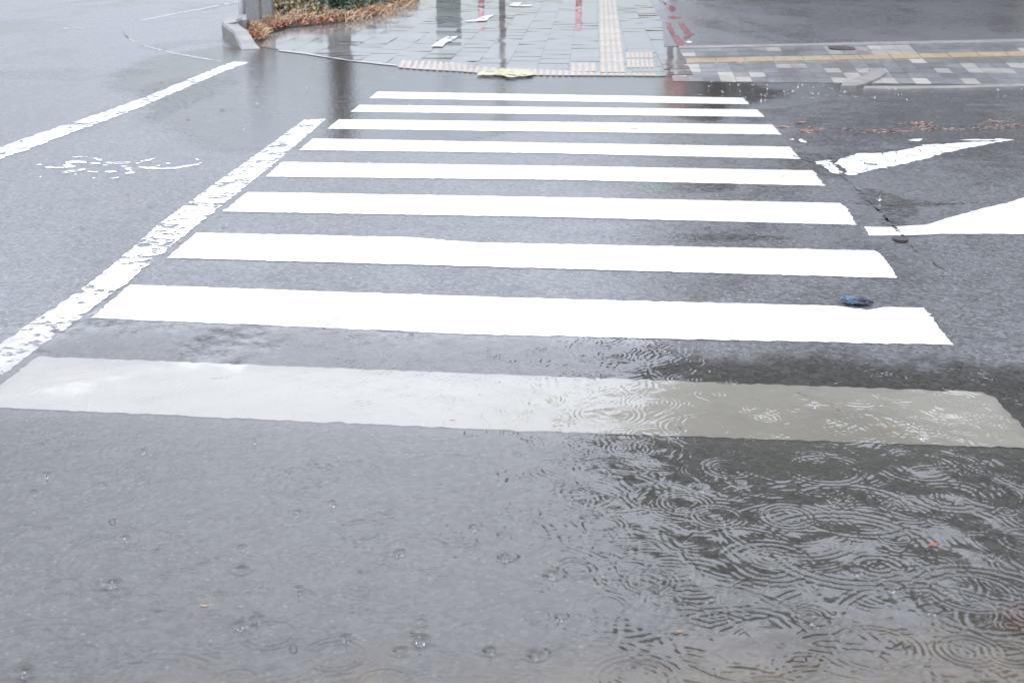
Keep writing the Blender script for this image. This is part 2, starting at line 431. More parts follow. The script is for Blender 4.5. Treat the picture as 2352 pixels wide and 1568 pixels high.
def water_mat(name, ior=1.36, bump_scale=None, bump_str=0.0, rough=0.02):
    k = NT(name)
    cov = k.attr('cover').outputs['Fac']
    dep = k.attr('depth').outputs['Fac']
    p = k.pos()
    nrm = None
    if bump_scale:
        h = k.math('ADD', k.noise(k.pos((1, 0.7, 1)), bump_scale, 3, 0.6), k.math('MULTIPLY', k.noise(p, bump_scale * 3.1, 2), 0.5))
        nrm = k.bump(h, bump_str, 0.01)
    else:
        nrm = k.bump(k.noise(p, 55, 2, 0.6), 0.05, 0.004)
    fr = k.n('ShaderNodeFresnel', {'IOR': ior, 'Normal': nrm}).outputs[0]
    gl = k.n('ShaderNodeBsdfGlossy', {'Color': (1, 1, 1, 1), 'Roughness': rough, 'Normal': nrm}).outputs[0]
    tint = k.mixc(dep, (0.975, 0.965, 0.93), (0.78, 0.755, 0.685))
    tr = k.n('ShaderNodeBsdfTransparent', {'Color': tint}).outputs[0]
    mud = k.n('ShaderNodeBsdfDiffuse', {'Color': (0.20, 0.195, 0.18, 1)}).outputs[0]
    body = k.mixs(k.math('MULTIPLY', dep, 0.26), tr, mud)
    surf = k.mixs(fr, body, gl)
    edge = k.noise(p, 24.0, 4, 0.65)
    cv = k.math('ADD', cov, k.math('MULTIPLY', k.math('SUBTRACT', edge, 0.5), k.math('MULTIPLY', k.math('MULTIPLY', cov, k.math('SUBTRACT', 1.0, cov)), 7.0)), clamp=True)
    sh = k.mixs(k.rng(cv, 0.15, 0.85, 0, 1), k.n('ShaderNodeBsdfTransparent').outputs[0], surf)
    return k.done(sh)
M['water'] = water_mat('rain_water', 1.42)
M['water_far'] = water_mat('rain_water_far', 1.34, 26.0, 0.16, 0.06)
k = NT('splash_water')
M['splash'] = k.done(k.n('ShaderNodeBsdfPrincipled', {'Base Color': (1, 1, 1, 1), 'Roughness': 0.02, 'IOR': 1.33, 'Transmission Weight': 0.95}))
k = NT('rag_cloth')
px = k.n('ShaderNodeSeparateXYZ', {0: k.pos(obj=True)}).outputs[0]
nn = k.noise(k.pos(obj=True), 55, 3, 0.7)
cc = k.mixc(k.rng(px, -0.03, 0.012, 0, 1), (0.055, 0.125, 0.20), (0.025, 0.032, 0.06))
cc = k.mixc(k.rng(nn, 0.5, 0.62, 0, 0.85), cc, (0.008, 0.009, 0.014))
M['rag'] = k.done(k.n('ShaderNodeBsdfPrincipled', {'Base Color': cc, 'Roughness': 0.5, 'Coat Weight': 0.5, 'Coat Roughness': 0.2, 'Normal': k.bump(nn, 0.6, 0.01)}))

# ================================================================== THE GROUND
bm = bmesh.new()
add_poly(bm, [(-150, -60, 0), (150, -60, 0), (150, 260, 0), (-150, 260, 0)])
tag(link('road', bm, M['asphalt']), kind='structure')

# silty concrete gutter at the photographer's feet
tag(sheet('gutter', [[(-500, 1500), (100, 1456), (800, 1402), (1500, 1355), (2352, 1315), (2800, 1295), (2800, 2050), (-500, 2050)]], 0.003, M['gutter'], 0.05, 0.0), kind='structure')
tag(sheet('rust_stain', [[(2285, 1400), (2330, 1385), (2420, 1378), (2480, 1420), (2470, 1510), (2390, 1505), (2338, 1478), (2310, 1440)]], 0.0065, M['brick'], 0.02, 0.006),
    'reddish brown stain under the water at the gutter edge', 'stain')

# ------------------------------------------------------------------ main pavement of grey slabs
UDIR = Vector((math.sin(R(3.2)), math.cos(R(3.2)), 0))      # direction of the crossing
VDIR = Vector((UDIR.y, -UDIR.x, 0))
ZP = 0.005
def clip(poly, a, b):
    """keep the part of poly left of the line a->b (2d)"""
    out = []
    def sd(p): return (b[0] - a[0]) * (p[1] - a[1]) - (b[1] - a[1]) * (p[0] - a[0])
    for i in range(len(poly)):
        p, q = poly[i], poly[(i + 1) % len(poly)]
        sp, sq = sd(p), sd(q)
        if sp >= 0: out.append(p)
        if sp * sq < 0:
            t = sp / (sp - sq)
            out.append((p[0] + (q[0] - p[0]) * t, p[1] + (q[1] - p[1]) * t))
    return out
walk_px = [(600, 108), (690, 121), (800, 138), (915, 150), (1010, 161), (1100, 168), (1300, 174), (1505, 176), (1592, 172), (1560, 112), (1490, 0)]
walk = [G(x, y, ZP) for x, y in walk_px]
far_r = walk[-1] + UDIR * 30
walk_poly = [(p.x, p.y) for p in walk] + [(far_r.x, far_r.y)]
fl = G(960, 0, ZP) + UDIR * 30
walk_poly += [(fl.x, fl.y)] + [(G(x, y, ZP).x, G(x, y, ZP).y) for x, y in [(965, -8), (900, 22), (820, 40), (700, 60), (615, 84)]]
bm = bmesh.new()
P = [Vector((x, y, 0)) for x, y in walk_poly]
slab(bm, P, 0.0, ZP - 0.002)
bmesh.ops.triangulate(bm, faces=bm.faces[:])
tag(link('pavement_bed', bm, M['joint']), kind='structure')
bm = bmesh.new()
PW, PL = 0.30, 0.47
org = G(1490, 0, ZP)
for i in range(-60, 3):
    off = (i % 2) * PL * 0.5 + random.uniform(-0.02, 0.02)
    for j in range(-40, 66):
        g = 0.0012
        u0, u1 = j * PL + off + g, (j + 1) * PL + off - g
        v0, v1 = i * PW + g, (i + 1) * PW - g
        rect = [org + UDIR * u + VDIR * v for u, v in ((u0, v0), (u0, v1), (u1, v1), (u1, v0))]
        if rect[0].y < 11 or rect[0].y > 50: continue
        poly = walk_poly
        rr = [(p.x, p.y) for p in rect]
        ar = sum(rr[q][0] * rr[(q + 1) % 4][1] - rr[(q + 1) % 4][0] * rr[q][1] for q in range(4))
        if ar < 0: rr.reverse()
        for q in range(4):
            poly = clip(poly, rr[q], rr[(q + 1) % 4])
            if len(poly) < 3: break
        if len(poly) < 3: continue
        a, b = random.gauss(0, 0.007), random.gauss(0, 0.005)
        c = (rect[0] + rect[2]) * 0.5
        try:
            add_poly(bm, [Vector((x, y, ZP + 0.0012 + a * (x - c.x) + b * (y - c.y))) for x, y in poly])
        except ValueError:
            pass
bmesh.ops.remove_doubles(bm, verts=bm.verts[:], dist=1e-5)
tag(link('pavement', bm, M['paver']), kind='structure')

pe = [(640, 114), (690, 120), (800, 137), (915, 149)]
tag(sheet('pavement_edge', [pe + [(x, y + 3.0) for x, y in reversed(pe)]], 0.0065, M['block_cream'], 0.1, 0.004), 'thin pale edging line where the left part of the grey pavement meets the road', 'kerb')

# ------------------------------------------------------------------ pavement of small blocks on the right, driveway behind it
ZB = 0.005
def row_top(x): return 113 - (x - 1560) * 0.0185
def row_bot(x): return 187 + (x - 1560) * 0.012
def colpt(x, f):
    lean = 0.30 + 0.95 * (x - 1560) / 700.0
    yt, yb = row_top(x), row_bot(x)
    y = yt + (yb - yt) * f
    return (x + lean * (y - yt), y)
XS = [1560 + 33 * i for i in range(-1, 34)]
rows = [0, 0.115, 0.235, 0.355, 0.47, 0.59, 0.715, 0.85, 1.0]
bm = bmesh.new()
out = [G(*colpt(x, 0), ZB) for x in XS] + [G(*colpt(x, 1), ZB) for x in reversed(XS)]
slab(bm, out, 0.0, ZB - 0.002)
bmesh.ops.triangulate(bm, faces=bm.faces[:])
tag(link('pavement_bed', bm, M['joint']), kind='structure')
bg, bc = bmesh.new(), bmesh.new()
for i in range(len(XS) - 1):
    for j in range(len(rows) - 1):
        if j == 2: continue                                   # the yellow guide line runs in this row
        cream = random.random() < 0.25
        pts = [G(*colpt(XS[a] , rows[b]), ZB) for a, b in ((i, j), (i + 1, j), (i + 1, j + 1), (i, j + 1))]
        c = sum(pts, Vector()) / 4
        pts = [c + (p - c) * 0.975 for p in pts]
        for p in pts: p.z = ZB + random.gauss(0, 0.0005)
        add_poly(bc if cream else bg, pts)
b1 = tag(link('block_pavement', bg, M['block']), kind='structure')
tag(link('block_pavement_cream', bc, M['block_cream']), kind='structure')

bm = bmesh.new()
dr = [G(*colpt(x, -0.075), ZB) for x in XS]
slab(bm, dr + [Vector((30, 27, 0)), Vector((30, 60, 0)), Vector((walk[-1].x + 0.25 + 2, 60, 0)), G(1515, 0, ZB)], 0.0, 0.010)
bmesh.ops.triangulate(bm, faces=bm.faces[:])
tag(link('driveway', bm, M['asphalt_side']), kind='structure')
bm = bmesh.new()
slab(bm, [G(*colpt(x, -0.07), ZB) for x in XS[1:]] + [G(*colpt(x, -0.004), ZB) for x in reversed(XS[1:])], 0.0, 0.014)
bmesh.ops.triangulate(bm, faces=bm.faces[:])
tag(link('kerb_strip', bm, M['concrete']), 'thin concrete edging between the driveway and the block pavement', 'kerb')
bm = bmesh.new()
slab(bm, [G(x, 1.5 - (x - 1740) * 0.001, 0) for x in (1600, 1800, 2000, 2200, 2450)] + [Vector((16, 27.5, 0)), Vector((5, 27.5, 0))], 0.0, 0.06)
bmesh.ops.triangulate(bm, faces=bm.faces[:])
tag(link('planting_bed', bm, M['soil']), kind='structure')

# low kerb line between the road and the block pavement
z4 = Z(2060, 60, 5.345)
top = z4([(280, 775), (800, 770), (1400, 768), (2000, 750), (2700, 735)])
bot = z4([(250, 830), (800, 832), (1400, 826), (2000, 806), (2700, 790)])
bm = bmesh.new()
slab(bm, [G(x, y, 0.035) for x, y in top] + [G(x, y, 0.02) for x, y in reversed(bot)], 0.0, 0.016)
bmesh.ops.triangulate(bm, faces=bm.faces[:])
tag(link('kerb', bm, M['concrete']), 'pale worn kerb between the road and the block pavement on the right', 'kerb')
bm = bmesh.new()
kp = z4([(330, 575), (500, 570), (548, 600), (540, 645), (470, 695), (300, 770), (150, 805), (-40, 805), (0, 745), (200, 690), (300, 655), (345, 620)])
slab(bm, [G(x, y, 0.02) for x, y in kp], 0.0, 0.024)
bmesh.ops.triangulate(bm, faces=[f for f in bm.faces if len(f.verts) > 4])
tag(link('kerb_stone', bm, M['concrete']), 'curved loose kerb stone lying across the front of the block pavement', 'kerb stone')

# ------------------------------------------------------------------ tactile paving
def quad_ribs(bm, q, n, z0, z1, fill=0.5, along='v', inset=0.04):
    """n raised bars on quad q (image corners tl,tr,br,bl)"""
    def at_(s, t):
        a = (q[0][0] + (q[1][0] - q[0][0]) * s, q[0][1] + (q[1][1] - q[0][1]) * s)
        b = (q[3][0] + (q[2][0] - q[3][0]) * s, q[3][1] + (q[2][1] - q[3][1]) * s)
        return G(a[0] + (b[0] - a[0]) * t, a[1] + (b[1] - a[1]) * t, z0)
    for i in range(n):
        s0, s1 = (i + 0.5 - fill / 2) / n, (i + 0.5 + fill / 2) / n
        if along == 'v': P = [at_(s0, inset), at_(s1, inset), at_(s1, 1 - inset), at_(s0, 1 - inset)]
        else: P = [at_(inset, s0), at_(1 - inset, s0), at_(1 - inset, s1), at_(inset, s1)]
        slab(bm, P, z0, z1)
def tile(parent, q, n, along='v', mat='tactile', rib='tactile_rib', fill=0.5, z=ZP, inset=0.04):
    bm = bmesh.new()
    slab(bm, [G(x, y, z) for x, y in q], z - 0.004, z + 0.003)
    t = link('tile', bm, M[mat], parent)
    bm = bmesh.new()
    quad_ribs(bm, q, n, z + 0.003, z + 0.008, fill, along, inset)
    link('ribs', bm, M[rib], t)
z2 = Z(1300, 0, 5.345)
tp = tag(empty('tactile_paving', (0, 0, 0)), 'long beige tactile strip of raised bars running up the grey pavement', 'tactile paving', 'tactile paving')
ys = [-420, -200, 0, 90, 180, 270, 360, 450, 540, 620, 695, 825, 950]
def le(y): return 868 + 12 * y / 955.0
def re_(y): return 1090 + 125 * (y / 955.0)
for a, b in zip(ys, ys[1:]):
    tile(tp, z2([(le(a), a + 0.6), (re_(a), a + 0.6), (re_(b), b - 0.6), (le(b), b - 0.6)]), 4, inset=0.012)
tr_ = tag(empty('tactile_paving', (0, 0, 0)), 'square of beige tactile tiles on the right of the long tactile strip', 'tactile paving', 'tactile paving')
for (a, b) in ((690, 765), (770, 890)):
    tile(tr_, z2([(1215 + (a - 690) * 0.08, a), (1570 + (a - 690) * .1, a), (1570 + (b - 690) * .1, b), (1215 + (b - 690) * 0.08, b)]), 6)
tl_ = tag(empty('tactile_paving', (0, 0, 0)), 'worn beige tactile tile with four bars left of the long tactile strip', 'tactile paving', 'tactile paving')
tile(tl_, z2([(490, 822), (832, 822), (836, 942), (492, 942)]), 4)

# ribbed ramp edge where the pavement meets the road
z1 = Z(900, 0, 5.345)
topc = z1([(425, 790), (760, 800), (1130, 822), (1300, 850), (1480, 872), (1700, 888), (2130, 905)]) + z2([(400, 925), (900, 958), (1610, 962)])
botc = z1([(375, 885), (720, 912), (1150, 934), (1290, 945), (1440, 958), (1680, 972), (2130, 985)]) + z2([(400, 990), (900, 988), (1615, 992)])
rp = tag(empty('ribbed_kerb', (0, 0, 0)), 'ribbed beige kerb edge along the foot of the grey pavement', 'kerb')
bm = bmesh.new()
slab(bm, [G(x, y, ZP) for x, y in topc] + [G(x, y, 0.004) for x, y in reversed(botc)], 0.0, ZP + 0.0022)
bmesh.ops.triangulate(bm, faces=bm.faces[:])
link('base', bm, M['tactile'], rp)
bm = bmesh.new()
for a in range(len(topc) - 1):
    L = abs(topc[a + 1][0] - topc[a][0])
    n = max(2, int(L / 13))
    quad_ribs(bm, [topc[a], topc[a + 1], botc[a + 1], botc[a]], n, ZP + 0.0022, ZP + 0.006, 0.52, 'v', 0.02)
link('ribs', bm, M['tactile_rib'], rp)

# yellow guide line through the block pavement
yl = tag(empty('tactile_paving', (0, 0, 0)), 'long tan yellow tactile line through the slate blocks on the right', 'tactile paving', 'tactile paving')
txs = [1575 + 66.5 * i for i in range(0, 15)]
def ytop(x): return 60 * S + (445 - (x / S - 1700) * 5.345 * 0.0212) / 5.345 * S
for i in range(len(txs) - 1):
    a, b = txs[i] + 1.2, txs[i + 1] - 1.2
    def ln(x): return 0.30 + 0.95 * (x - 1560) / 700.0
    h = 10.6
    q = [(a, ytop(a)), (b, ytop(b)), (b + ln(b) * h, ytop(b) + h), (a + ln(a) * h, ytop(a) + h)]
    tile(yl, q, 4, 'h', 'tactile_yellow', 'tactile_yellow', 0.55, ZB)

# manhole with its broken concrete collar
z3 = Z(1700, 60, 5.345)
mh = empty('manhole_cover', G(*z3([(1890, 314)])[0], ZB))
tag(mh, 'small round iron manhole cover in a cracked concrete collar among the slate blocks', 'manhole cover')
bm = bmesh.new()
cw = mh.location
for pts in ([(1680, 298), (1725, 296), (1740, 335), (1915, 350), (1925, 398), (1735, 396)], [(2060, 296), (2200, 303), (2260, 340), (2080, 340)], [(1925, 362), (2080, 350), (2110, 372), (1935, 378)]):
    slab(bm, [G(x, y, ZB) - cw for x, y in z3(pts)], 0.0, 0.006)
bmesh.ops.triangulate(bm, faces=[f for f in bm.faces if len(f.verts) > 4])
link('collar', bm, M['concrete'], mh)
bm = bmesh.new()
for rr, zz in ((0.155, 0.004), (0.14, 0.008)):
    slab(bm, [(rr * math.cos(t * math.pi / 16), 1.6 * rr * math.sin(t * math.pi / 16)) for t in range(32)], 0.0, zz)
for i in range(-4, 5):
    box(bm, (i * 0.028, 0, 0.009), (0.012, 0.25, 0.004))
link('lid', bm, M['iron'], mh)

# ================================================================== PAINT ON THE ROAD
ZM = 0.002
stripes = [
 ([(866, 210.5), (1707, 224.5), (1722, 240), (849, 226)], 'short far crosswalk stripe, first one below the beige ribbed kerb'),
 ([(825, 241), (1739, 251.5), (1756, 269), (807, 257)], 'second crosswalk stripe from the ribbed kerb, dulled by reflections'),
 ([(778, 274), (1774, 286), (1795, 309.5), (752, 296)], 'third crosswalk stripe from the kerb, its right end beside the red leaves'),
 ([(719, 318), (1250, 328), (1814, 337), (1839, 365.5), (1250, 352), (687, 345)], 'fourth crosswalk stripe from the kerb, beside the start of the worn arrow'),
 ([(648, 372), (1280, 381), (1868, 391.5), (1895, 427), (1280, 413), (610, 406)], 'fifth crosswalk stripe, the middle one of the nine'),
 ([(569, 441), (1290, 453), (1929, 466), (1943, 476), (1968, 516.5), (1290, 499), (511, 486)], 'sixth crosswalk stripe, its right end pointing at the solid white arrow'),
 ([(452, 534), (950, 545), (1080, 556), (2008, 575), (2022, 583), (2038, 601), (2050, 618), (2059, 638.5), (1100, 612), (383, 592)], 'seventh crosswalk stripe with a worn rounded right end'),
 ([(299, 654), (1200, 684), (1920, 702), (1990, 712), (2030, 705), (2122, 706), (2190, 792), (1100, 768), (207, 730)], 'eighth crosswalk stripe, with the blue scrap lying on its upper edge'),
 ([(88, 818), (1100, 858), (2255, 900), (2285, 912), (2392, 1030), (1100, 985), (-62, 933)], 'nearest and widest crosswalk stripe, lying under the rippled puddle'),
]
for pts, lab in stripes:
    tag(sheet('crosswalk_stripe', [pts], ZM, M['white'], 0.022, 0.0034), lab, 'crosswalk stripe', 'crosswalk stripes')

edge = [(749, 273.5), (612, 391), (500, 478), (446, 522), (277, 660), (68, 815), (-120, 958), (-120, 872), (0, 790), (54, 751), (151, 690), (230, 632), (295, 577), (360, 518), (479, 432), (590, 354.5), (698, 275.5)]
tag(sheet('edge_line', [edge], ZM, M['white_worn'], 0.03, 0.004), 'wide cracked and flaking white line along the left ends of the crosswalk stripes', 'road marking')
lane = [(-200, 412), (0, 337.5), (317, 230), (507, 152), (537, 142), (573, 143), (508, 167), (317, 249), (0, 366), (-200, 447)]
tag(sheet('lane_line', [lane], ZM, M['white_lane_glare'], 0.05, 0.008), 'long white lane line running from the left edge up to the kerb end', 'road marking')
def ribbon(pts, w):
    up = [(x, y - w / 2) for x, y in pts]; dn = [(x + 2, y + w / 2) for x, y in pts]
    return up + dn[::-1]
tag(sheet('thin_line', [ribbon([(281, 72), (290, 88), (330, 106), (396, 122), (450, 132), (506, 141)], 3.2)], ZM, M['white_faint'], 0.1, 0.004), 'thin faded curved line meeting the tip of the long lane line', 'road marking')
tag(sheet('thin_line', [ribbon([(313, 50), (390, 34), (468, 20), (547, 4), (640, -14)], 2.6)], ZM, M['white_faint'], 0.1, 0.004), 'thin faded straight line far off, behind the white post', 'road marking')
tag(sheet('paint_dash', [ribbon([(144, 65.5), (170, 65), (198, 66.5)], 2.4)], ZM, M['white_faint'], 0.1, 0.003), 'short faint white dash alone on the far left road', 'road marking')

# worn bicycle mark
zb = Z(60, 330, 4.704)
strokes = [
 [(235, 362), (300, 358), (345, 368), (460, 366), (455, 380), (340, 378), (240, 374)],
 [(465, 305), (560, 292), (640, 296), (715, 300), (710, 322), (620, 318), (520, 325), (480, 332)],
 [(455, 340), (520, 330), (590, 362), (560, 372), (470, 378)],
 [(415, 437), (470, 412), (560, 398), (690, 380), (705, 392), (640, 412), (540, 430), (450, 440)],
 [(750, 318), (880, 308), (875, 330), (780, 336)],
 [(765, 262), (800, 260), (880, 275), (895, 295), (840, 292), (800, 272)],
 [(550, 248), (720, 246), (720, 256), (560, 256)],
 [(915, 320), (960, 303), (1140, 308), (1215, 306), (1200, 320), (1130, 336), (1000, 330)],
 [(900, 340), (955, 338), (950, 350), (905, 350)],
 [(1100, 352), (1190, 350), (1195, 362), (1110, 362)],
 [(1130, 378), (1215, 366), (1270, 420), (1255, 440), (1160, 445), (1155, 432), (1210, 420)],
 [(920, 415), (960, 408), (1050, 412), (1060, 424), (980, 432), (925, 428)],
 [(720, 412), (850, 416), (840, 430), (725, 422)],
 [(985, 495), (1080, 478), (1085, 488), (1010, 504)],
 [(775, 492), (815, 484), (810, 496), (780, 500)],
 [(1275, 325), (1340, 292), (1490, 264), (1505, 270), (1420, 296), (1340, 318), (1290, 332)],
 [(1295, 352), (1380, 362), (1510, 368), (1570, 380), (1740, 366), (1860, 345), (1970, 332), (2045, 298), (2050, 304), (1980, 348), (1870, 364), (1740, 386), (1560, 392), (1400, 388), (1300, 368)],
 [(1610, 322), (1650, 312), (1690, 326), (1640, 334)],
 [(1515, 350), (1560, 340), (1545, 356), (1520, 358)],
 [(1960, 268), (1995, 276), (1985, 290)], [(135, 335), (200, 328), (195, 346), (140, 345)], [(225, 275), (280, 270), (250, 285)], [(170, 485), (195, 470), (190, 490)],
 [(570, 446), (610, 440), (600, 456), (575, 455)],
]
bk = tag(empty('bicycle_mark', G(330, 385)), 'worn white bicycle symbol painted on the road left of the crossing', 'road marking')
for st_ in strokes:
    o = sheet('paint_stroke', [zb(st_)], ZM, M['white_ghost'], 0.02, 0.006)
    o.parent = bk; o.matrix_parent_inverse = Matrix.Translation(-bk.location)

za = Z(1860, 240, 3.675)
arrow = [[(665, 580), (700, 545), (880, 492), (1100, 490), (1290, 460), (1480, 415), (1700, 405), (1900, 390), (2195, 385), (2090, 400), (1880, 440), (1620, 495), (1490, 540), (1200, 605), (1000, 640), (830, 690), (770, 690), (750, 640)],
 [(475, 572), (610, 553), (632, 595), (715, 655), (700, 682), (650, 675), (560, 620)], [(1760, 374), (1900, 366), (2100, 371), (2130, 361), (2275, 374), (2200, 383), (1900, 381)],
 [(1310, 376), (1350, 365), (1442, 361), (1430, 380), (1350, 384)], [(328, 376), (345, 360), (385, 378), (402, 402), (345, 392)], [(240, 369), (285, 363), (280, 376)]]
tag(sheet('arrow_mark', [za(a) for a in arrow], ZM, M['white_arrow'], 0.03, 0.008), 'old cracked white arrow stroke right of the crossing, pointing to the far right', 'road marking')
zs = Z(2000, 450, 4.704)
solid = [(520, 483), (815, 489), (880, 483), (1215, 465), (1500, 380), (1900, 270), (2090, 225), (2160, 214), (2352, 150), (3100, -90), (3300, -20), (3100, 560), (2352, 572), (1400, 568), (1100, 583), (960, 588), (575, 590)]
tag(sheet('arrow_mark', [zs(solid)], ZM, M['white'], 0.03, 0.003), 'solid fresh white arrow head with a thin tail at the right edge', 'road marking')
seam = [(-300, -330), (120, -190), (330, -40), (500, 110), (640, 250), (745, 345), (868, 480), (962, 600), (1080, 720), (1290, 872), (1440, 985)]
seamp = []
for sg_ in (1, -1):
    side_ = []
    for i in range(len(seam)):
        a_, b_ = seam[max(0, i - 1)], seam[min(len(seam) - 1, i + 1)]
        dx, dy = b_[0] - a_[0], b_[1] - a_[1]
        L_ = math.hypot(dx, dy)
        side_.append((seam[i][0] - dy / L_ * 5 * sg_, seam[i][1] + dx / L_ * 5 * sg_))
    seamp += side_ if sg_ > 0 else side_[::-1]
tag(sheet('joint_line', [zs(seamp)], 0.003, M['seam'], 0.03, 0.006), 'dark cracked joint in the asphalt cutting through the solid white arrow', 'road joint')
tag(sheet('joint_line', [zs([(600, 225), (760, 225), (1000, 205), (1230, 218), (1900, 210), (1900, 216), (1240, 228), (1000, 232), (760, 240)])], 0.0028, M['seam'], 0.03, 0.006), 'short dark straight joint in the asphalt behind the solid white arrow', 'road joint')
bm = bmesh.new()
c = G(*zs([(925, 645)])[0])
slab(bm, [(c.x + 0.032 * math.cos(t), c.y + 0.055 * math.sin(t)) for t in [i * math.pi / 8 for i in range(16)]], 0.0, 0.012)
tag(link('tar_patch', bm, M['tar']), 'small round black lump of tar below the tail of the solid arrow', 'tar patch')

red = [[(1740, 290), (1790, 300), (1850, 420), (1900, 470), (1985, 590), (1940, 640), (1890, 600), (1780, 400)],
 [(1900, 290), (1960, 300), (2040, 390), (2110, 450), (2060, 490), (1990, 520), (1960, 490), (2000, 470), (1960, 400)],
 [(1760, 215), (1860, 210), (1960, 232), (1860, 247), (1770, 242)], [(1710, 30), (1760, 60), (1860, 95), (1870, 130), (1820, 160), (1770, 120)], [(1650, 0), (1700, 0), (1760, 70), (1720, 60)]]
tag(sheet('red_paint', [z2(r) for r in red], 0.0125, M['red_paint'], 0.05, 0.01), 'flaking red paint strokes on the driveway beside the grey pavement', 'road marking')
yp = [(1400, 976), (1450, 940), (1560, 915), (1800, 902), (2050, 915), (2160, 940), (2155, 975), (2060, 995), (1900, 1010), (1800, 1006), (1780, 986)]
yp_o = tag(sheet('yellow_paint', [z1(yp)], 0.0195, M['yellow_paint'], 0.04, 0.008), 'pale yellow paint patch over the middle of the ribbed kerb', 'road marking')
tag(sheet('paint_chip', [z2([(2000, 545), (2040, 536), (2090, 545), (2080, 560), (2030, 566)])], 0.0135, M['white'], 0.05, 0.004), 'small bright white paint chip at the end of the red strokes', 'paint chip')

for pts, lab in (([(805, 606), (900, 545), (1035, 476), (1165, 474), (1110, 520), (1005, 560), (965, 610)], 'painted sky glare on the grey pavement nearest the ribbed kerb'),
                 ([(1240, 268), (1400, 262), (1480, 215), (1632, 194), (1530, 270), (1300, 285)], 'painted sky glare further up the grey pavement'),
                 ([(1825, 76), (1900, 38), (2000, 36), (1965, 68), (2140, 66), (2120, 82), (1950, 84)], 'farthest painted sky glare at the top of the grey pavement')):
    tag(sheet('painted_glare', [z1(pts)], ZP + 0.012, M['white_lane_glare'], 0.05, 0.006), lab, 'road marking')  # white sheets painting in the sky's bright reflection on wet pavers

# ================================================================== WATER
def vnoise(X, Y, sc, seed):
    r = np.random.default_rng(seed)
    T = r.random((256, 256))
    x, y = X * sc + 100, Y * sc + 100
    xi, yi = np.floor(x).astype(int), np.floor(y).astype(int)
    fx, fy = x - xi, y - yi
    fx, fy = fx * fx * (3 - 2 * fx), fy * fy * (3 - 2 * fy)
    a, b = T[xi % 256, yi % 256], T[(xi + 1) % 256, yi % 256]
    c, d = T[xi % 256, (yi + 1) % 256], T[(xi + 1) % 256, (yi + 1) % 256]
    return (a * (1 - fx) + b * fx) * (1 - fy) + (c * (1 - fx) + d * fx) * fy
def sstep(x, a, b):
    t = np.clip((x - a) / (b - a), 0, 1)
    return t * t * (3 - 2 * t)
def puddle_mesh(name, xs, ys, h, cover, depth, z, mat):
    nx, ny = len(xs), len(ys)
    XX, YY = np.meshgrid(xs, ys)
    co = np.stack([XX, YY, z + h], -1).reshape(-1, 3).astype(np.float32)
    idx = np.arange(nx * ny).reshape(ny, nx)
    q = np.stack([idx[:-1, :-1], idx[:-1, 1:], idx[1:, 1:], idx[1:, :-1]], -1).reshape(-1, 4)
    cv = cover.reshape(-1)
    keep = (cv[q].max(axis=1) > 0.01)
    q = q[keep]
    used = np.zeros(nx * ny, bool); used[q.reshape(-1)] = True
    remap = np.cumsum(used) - 1
    q = remap[q]
    co = co[used]
    me = bpy.data.meshes.new(name)
    me.vertices.add(len(co)); me.vertices.foreach_set('co', co.reshape(-1))
    me.loops.add(q.size); me.loops.foreach_set('vertex_index', q.reshape(-1).astype(np.int32))
    me.polygons.add(len(q)); me.polygons.foreach_set('loop_start', np.arange(0, q.size, 4, dtype=np.int32))
    me.polygons.foreach_set('use_smooth', np.ones(len(q), bool))
    me.update(calc_edges=True)
    for nm, arr in (('cover', cv[used]), ('depth', depth.reshape(-1)[used])):
        a = me.attributes.new(nm, 'FLOAT', 'POINT'); a.data.foreach_set('value', arr.astype(np.float32))
    me.materials.append(mat)
    o = bpy.data.objects.new(name, me); COL.objects.link(o)
    return tag(o, kind='structure')

# foreground puddle with rain rings in relief
xs = np.arange(-2.6, 3.0, 0.0034)
yl_ = [1.75]
while yl_[-1] < 6.2: yl_.append(yl_[-1] + 0.0026 + 0.0016 * (yl_[-1] - 1.75))
ysn = np.array(yl_)
XX, YY = np.meshgrid(xs, ysn)
bx = [G(x, y) for x, y in [(-600, 660), (-100, 650), (400, 635), (900, 660), (1250, 705), (1500, 745), (1750, 766), (1950, 780), (2080, 786), (2250, 790), (2450, 795), (2700, 810), (3200, 850)]]
yb = np.interp(XX, [p.x for p in bx], [p.y for p in bx])
nz = vnoise(XX, YY, 3.0, 1) * 0.6 + vnoise(XX, YY, 9.0, 2) * 0.4 - 0.5
cover = sstep((yb - YY) / (0.45 + 1.0 * sstep(-XX, -0.3, 1.2)) + nz * 0.8, 0.0, 1.0)
cover[:, :2] = 0; cover[:, -2:] = 0; cover[:2] = 0; cover[-2:] = 0
cover[np.abs(XX) > 1.25 + 0.37 * YY] = 0
def blob(px, py, rx, ry):
    c = G(px, py)
    return np.exp(-(((XX - c.x) / rx) ** 2 + ((YY - c.y) / ry) ** 2))
depth = 0.6 * blob(1790, 970, 0.42, 0.42) + 0.3 * blob(1700, 1200, 1.0, 0.9) + 0.4 * blob(2250, 1000, 0.7, 0.5) + 0.2 * blob(900, 1300, 1.6, 1.0)
depth = np.clip((0.22 * sstep(yb - YY, 0.3, 1.3) + depth * 0.75) * (0.8 + 0.4 * vnoise(XX, YY, 4, 5)), 0, 1) * cover
act = 1.0 + 0.3 * sstep(XX, -1.2, -0.1)                          # livelier on the right
act *= 0.60 + 0.65 * vnoise(XX, YY, 2.4, 8)
act *= 1.0 - 0.6 * blob(1740, 1060, 0.16, 0.2)
H = np.zeros_like(XX)
RINGS = []
